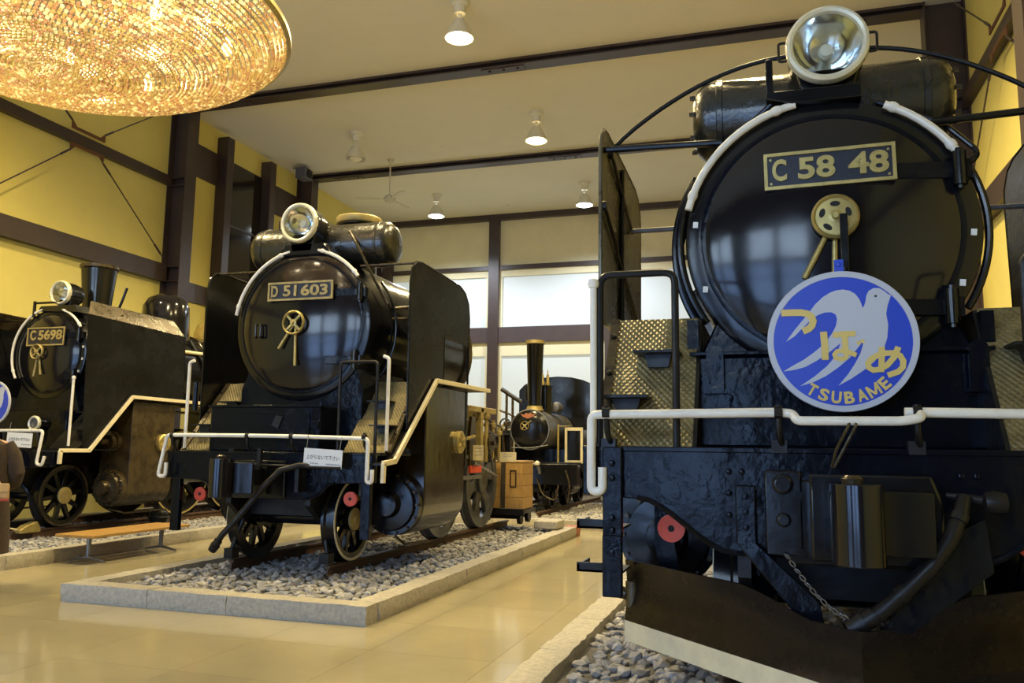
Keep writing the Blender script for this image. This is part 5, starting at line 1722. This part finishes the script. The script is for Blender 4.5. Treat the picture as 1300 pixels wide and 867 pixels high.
# ============================================================ BENCH
bn = empty('bench', (-7.83, 8.80, 0), 'low wooden slatted bench on two grey metal feet', 'bench')
for k in range(3):
    x = -.19 + k * .19
    G().box(x - .088, x + .088, -.92, .78, .305, .34).build('seat_plank', 'wood', bn, .006)
for y in (-.68, .56):
    G().box(-.24, .24, y - .02, y + .02, .29, .305).tube([(0, y, .295), (0, y, .05)], [.032, .024], 10).build('leg', 'steel', bn)
    G().tube([(-.25, y, .012), (-.2, y, .022), (-.02, y, .055), (.02, y, .055), (.2, y, .022), (.25, y, .012)], [.012, .014, .02, .02, .014, .012], 8).build('foot', 'steel', bn)

# ============================================================ CRATE ON TROLLEY, BLOCKS, BALL
tr = empty('rail_trolley', (-4.2, 13.05, .22), 'black trolley standing on the rail end under the wooden crate', 'trolley')
G().box(-.50, .45, -.35, .35, .17, .23).box(-.5, .45, -.37, -.33, .14, .25).build('deck', 'matt_black', tr, .008)
for x in (-.35, .35):
    for y in (-.22, .22):
        G().lathe([(0, -.03), (.10, -.03), (.10, .03), (0, .03)], (x, y, .10), 'X', 20).build('trolley_wheel', 'matt_black', tr)
for y in (-.22, .22):
    G().cyl((-.35, y, .1), (.35, y, .1), .025, n=10).build('axle', 'matt_black', tr)
cr = empty('wooden_crate', (-4.10, 13.05, .45), 'pale varnished wooden crate with a metal latch on the black trolley', 'crate')
for k in range(4):
    z0 = .005 + k * .185
    G().box(-.31, .31, -.30, -.275, z0, z0 + .18).build('front_board', 'crate', cr, .004)
    G().box(.285, .31, -.272, .30, z0, z0 + .18).build('side_board', 'crate', cr, .004)
    G().box(-.31, -.285, -.272, .30, z0, z0 + .18).build('side_board', 'crate', cr, .004)
G().box(-.285, .285, .275, .30, .005, .74).build('back_board', 'crate', cr)
G().box(-.32, .32, -.31, .31, .742, .77).build('crate_lid', 'crate', cr, .004)
G().box(-.05, .02, -.318, -.302, .02, .74).build('dark_strap', 'sleeper', cr)
G().box(.10, .115, -.31, -.30, .35, .62).box(.19, .205, -.31, -.30, .35, .62).box(.10, .205, -.31, -.30, .605, .62).box(.10, .205, -.31, -.30, .35, .365).build('latch', 'matt_black', cr)
G().box(-3.60, -3.22, 12.75, 13.25, .162, .29).build('stone_block', 'kerb', None, .02, 'pale squared stone block lying on the kerb end by the crate', None, 'stone block')
ball = empty('metal_ball', (-9.28, 11.0, .13), 'dark round metal ball on the ballast behind the bench', 'ball')
G().lathe([(0, 0), (.07, .012), (.13, .06), (.155, .14), (.14, .21), (.08, .27), (0, .29)], (0, 0, 0), 'Z', 28).build('shell', 'dusty', ball)
G().lathe([(.158, .13), (.165, .14), (.158, .155)], (0, 0, 0), 'Z', 28).lathe([(0, .28), (.025, .285), (.02, .32), (0, .325)], (0, 0, 0), 'Z', 12).build('seam_and_knob', 'matt_black', ball)
dt = empty('derail_block', (-10.1 + .62, 8.75, .22), 'yellow wheel chock on the rail before the leftmost locomotive', 'wheel chock')
G().prism([(-.16, 0), (.16, 0), (.16, .05), (.10, .14), (-.05, .10), (-.16, .04)], 'yz', -.06, .06).build('wedge', 'gold_paint', dt, .006)
G().tube([(0, -.16, .05), (0, -.34, .09)], .012, 8).build('pull_bar', 'cream', dt)

# ============================================================ VISITOR at the left edge
pe = empty('person', (-7.56, 6.43, 0), 'person in a long dark brown coat seen from behind with a tan shoulder bag', 'person', .86)


def skin_body(name, verts, edges, radii, m, parent, root=0, sub=2):
    me = bpy.data.meshes.new(name)
    me.from_pydata(verts, edges, [])
    o = bpy.data.objects.new(name, me)
    COL.objects.link(o)
    o.parent = parent
    sk = o.modifiers.new('skin', 'SKIN')
    sk.use_smooth_shade = True
    for i, r in enumerate(radii):
        rr = r if isinstance(r, tuple) else (r, r)
        me.skin_vertices[0].data[i].radius = rr
    me.skin_vertices[0].data[root].use_root = True
    ss = o.modifiers.new('subsurf', 'SUBSURF')
    ss.levels = sub
    ss.render_levels = sub
    me.materials.append(M[m])
    return o


bv_ = [(0, 0, .92), (0, 0, 1.10), (0, .0, 1.28), (0, .01, 1.38), (-.03, .02, 1.44), (-.08, .03, 1.51), (-.11, .03, 1.585),
       (.10, 0, .86), (.10, .01, .48), (.10, -.02, .10), (.11, .10, .04),
       (-.10, 0, .86), (-.10, .01, .48), (-.10, -.02, .10), (-.11, .10, .04),
       (.17, 0, 1.36), (.25, -.02, 1.10), (.22, .14, .96), (.16, .22, .98),
       (-.18, 0, 1.36), (-.27, -.02, 1.10), (-.24, .08, .86), (-.23, .12, .78)]
be_ = [(0, 1), (1, 2), (2, 3), (3, 4), (4, 5), (5, 6), (0, 7), (7, 8), (8, 9), (9, 10), (0, 11), (11, 12), (12, 13), (13, 14), (3, 15), (15, 16), (16, 17), (17, 18), (3, 19), (19, 20), (20, 21), (21, 22)]
br_ = [(.15, .11), (.13, .10), (.16, .11), (.10, .08), .055, .09, .085, .085, .06, .045, .04, .085, .06, .045, .04, .06, .05, .04, .035, .06, .05, .04, .035]
body = skin_body('body', bv_, be_, br_, 'skin', pe)
# head detail and hair
G().lathe([(0, -.13), (.05, -.12), (.085, -.06), (.095, .02), (.085, .08), (.05, .115), (0, .125)], (-.11, .03, 1.565), 'Z', 24).build('head', 'skin', body)
G().lathe([(.09, -.10), (.112, -.05), (.115, .03), (.10, .09), (.06, .13), (0, .14)], (-.11, .008, 1.575), 'Z', 24).build('hair', 'hair', pe)
G().tube([(-.11, .125, 1.585), (-.11, .145, 1.555), (-.11, .125, 1.545)], [.012, .016, .012], 8).build('nose', 'skin', body)
for s in (-1, 1):
    G().lathe([(0, -.01), (.011, -.006), (.013, 0), (.011, .006), (0, .01)], (s * .035 - .11, .115, 1.60), 'Y', 12).build('eye', 'ink', body)
    G().lathe([(0, -.03), (.012, -.02), (.014, 0), (.01, .02), (0, .03)], (s * .097 - .11, .03, 1.575), 'Z', 10).build('ear', 'skin', body)
G().tube([(-.135, .122, 1.513), (-.11, .127, 1.510), (-.085, .122, 1.513)], .006, 6).build('mouth', 'bagred', body)
for (sx, base, dirn) in ((1, Vector((.16, .22, .98)), Vector((-.6, .5, 0)).normalized()), (-1, Vector((-.23, .12, .78)), Vector((0, .3, -1)).normalized())):
    u, w, d = frame_from(dirn)
    for f in range(4):
        p = base + u * (-.030 + f * .020)
        L_ = (.065, .078, .074, .058)[f]
        G().tube([p, p + d * L_ * .5, p + d * L_ * .85 + w * .015, p + d * L_ + w * .03], [.010, .010, .009, .007], 8).build('finger', 'skin', body)
    G().tube([base - u * .03 - d * .03, base - u * .055 + d * .01, base - u * .055 + d * .035], [.012, .011, .008], 8).build('thumb', 'skin', body)


def ell(rows, n=28):
    vs, fs = [], []
    for (z, rx, ry, ox, oy) in rows:
        for i in range(n):
            a = 2 * PI * i / n
            k = 1 + .035 * math.sin(7 * a + z * 3) * max(0, (1.0 - z))
            vs.append((ox + rx * k * math.cos(a), oy + ry * k * math.sin(a), z))
    for j in range(len(rows) - 1):
        for i in range(n):
            fs.append((j * n + i, j * n + (i + 1) % n, (j + 1) * n + (i + 1) % n, (j + 1) * n + i))
    return vs, fs


ct = G().add(*ell([(.30, .255, .21, 0, 0), (.6, .245, .20, 0, 0), (.95, .215, .17, 0, 0), (1.12, .20, .155, 0, 0), (1.28, .215, .16, 0, 0), (1.38, .19, .14, 0, 0), (1.43, .12, .11, -.02, .01), (1.47, .085, .085, -.05, .02), (1.485, .07, .07, -.055, .02)])).build('coat', 'coat', pe)
for s in (-1, 1):
    pts = [(s * .14, 0, 1.38), (s * .21, -.01, 1.27), (s * .26, -.02, 1.10), (s * .25, .06, 1.0), (s * .20, .16, .965)] if s > 0 else [(-.16, 0, 1.39), (-.23, -.01, 1.25), (-.28, -.02, 1.10), (-.26, .05, .95), (-.24, .09, .85)]
    G().tube(pts, [.085, .09, .082, .072, .062], 14).build('sleeve', 'coat', ct)
for s in (-1, 1):
    G().add(*ell([(0.0, .045, .12, s * .11, .05), (.03, .05, .125, s * .11, .05), (.07, .045, .10, s * .11, .03), (.11, .045, .06, s * .10, -.02), (.30, .055, .06, s * .10, -.02)], 16)).build('shoe', 'shoe', pe)
bg = empty('shoulder_bag', (-7.33, 6.22, .83), 'tan leather shoulder bag with red lower edge carried by the visitor', 'bag', .86)
G().box(-.22, .22, -.05, .05, .02, .17).build('bag_body', 'bag', bg, .02)
G().box(-.222, .222, -.052, .052, 0, .03).build('lower_trim', 'bagred', bg, .01)
G().box(-.215, .215, -.062, -.05, .09, .175).build('flap', 'bag', bg, .006)
G().lathe([(0, -.01), (.015, -.008), (.018, 0), (0, 0)], (0, -.062, .11), 'Y', 12).build('clasp', 'gold_paint', bg)
G().tube(rounded([(-.16, 0, .16), (-.14, .05, .24), (.10, .05, .24), (.14, 0, .16)], .1), .010, 8).build('strap', 'bag', bg)
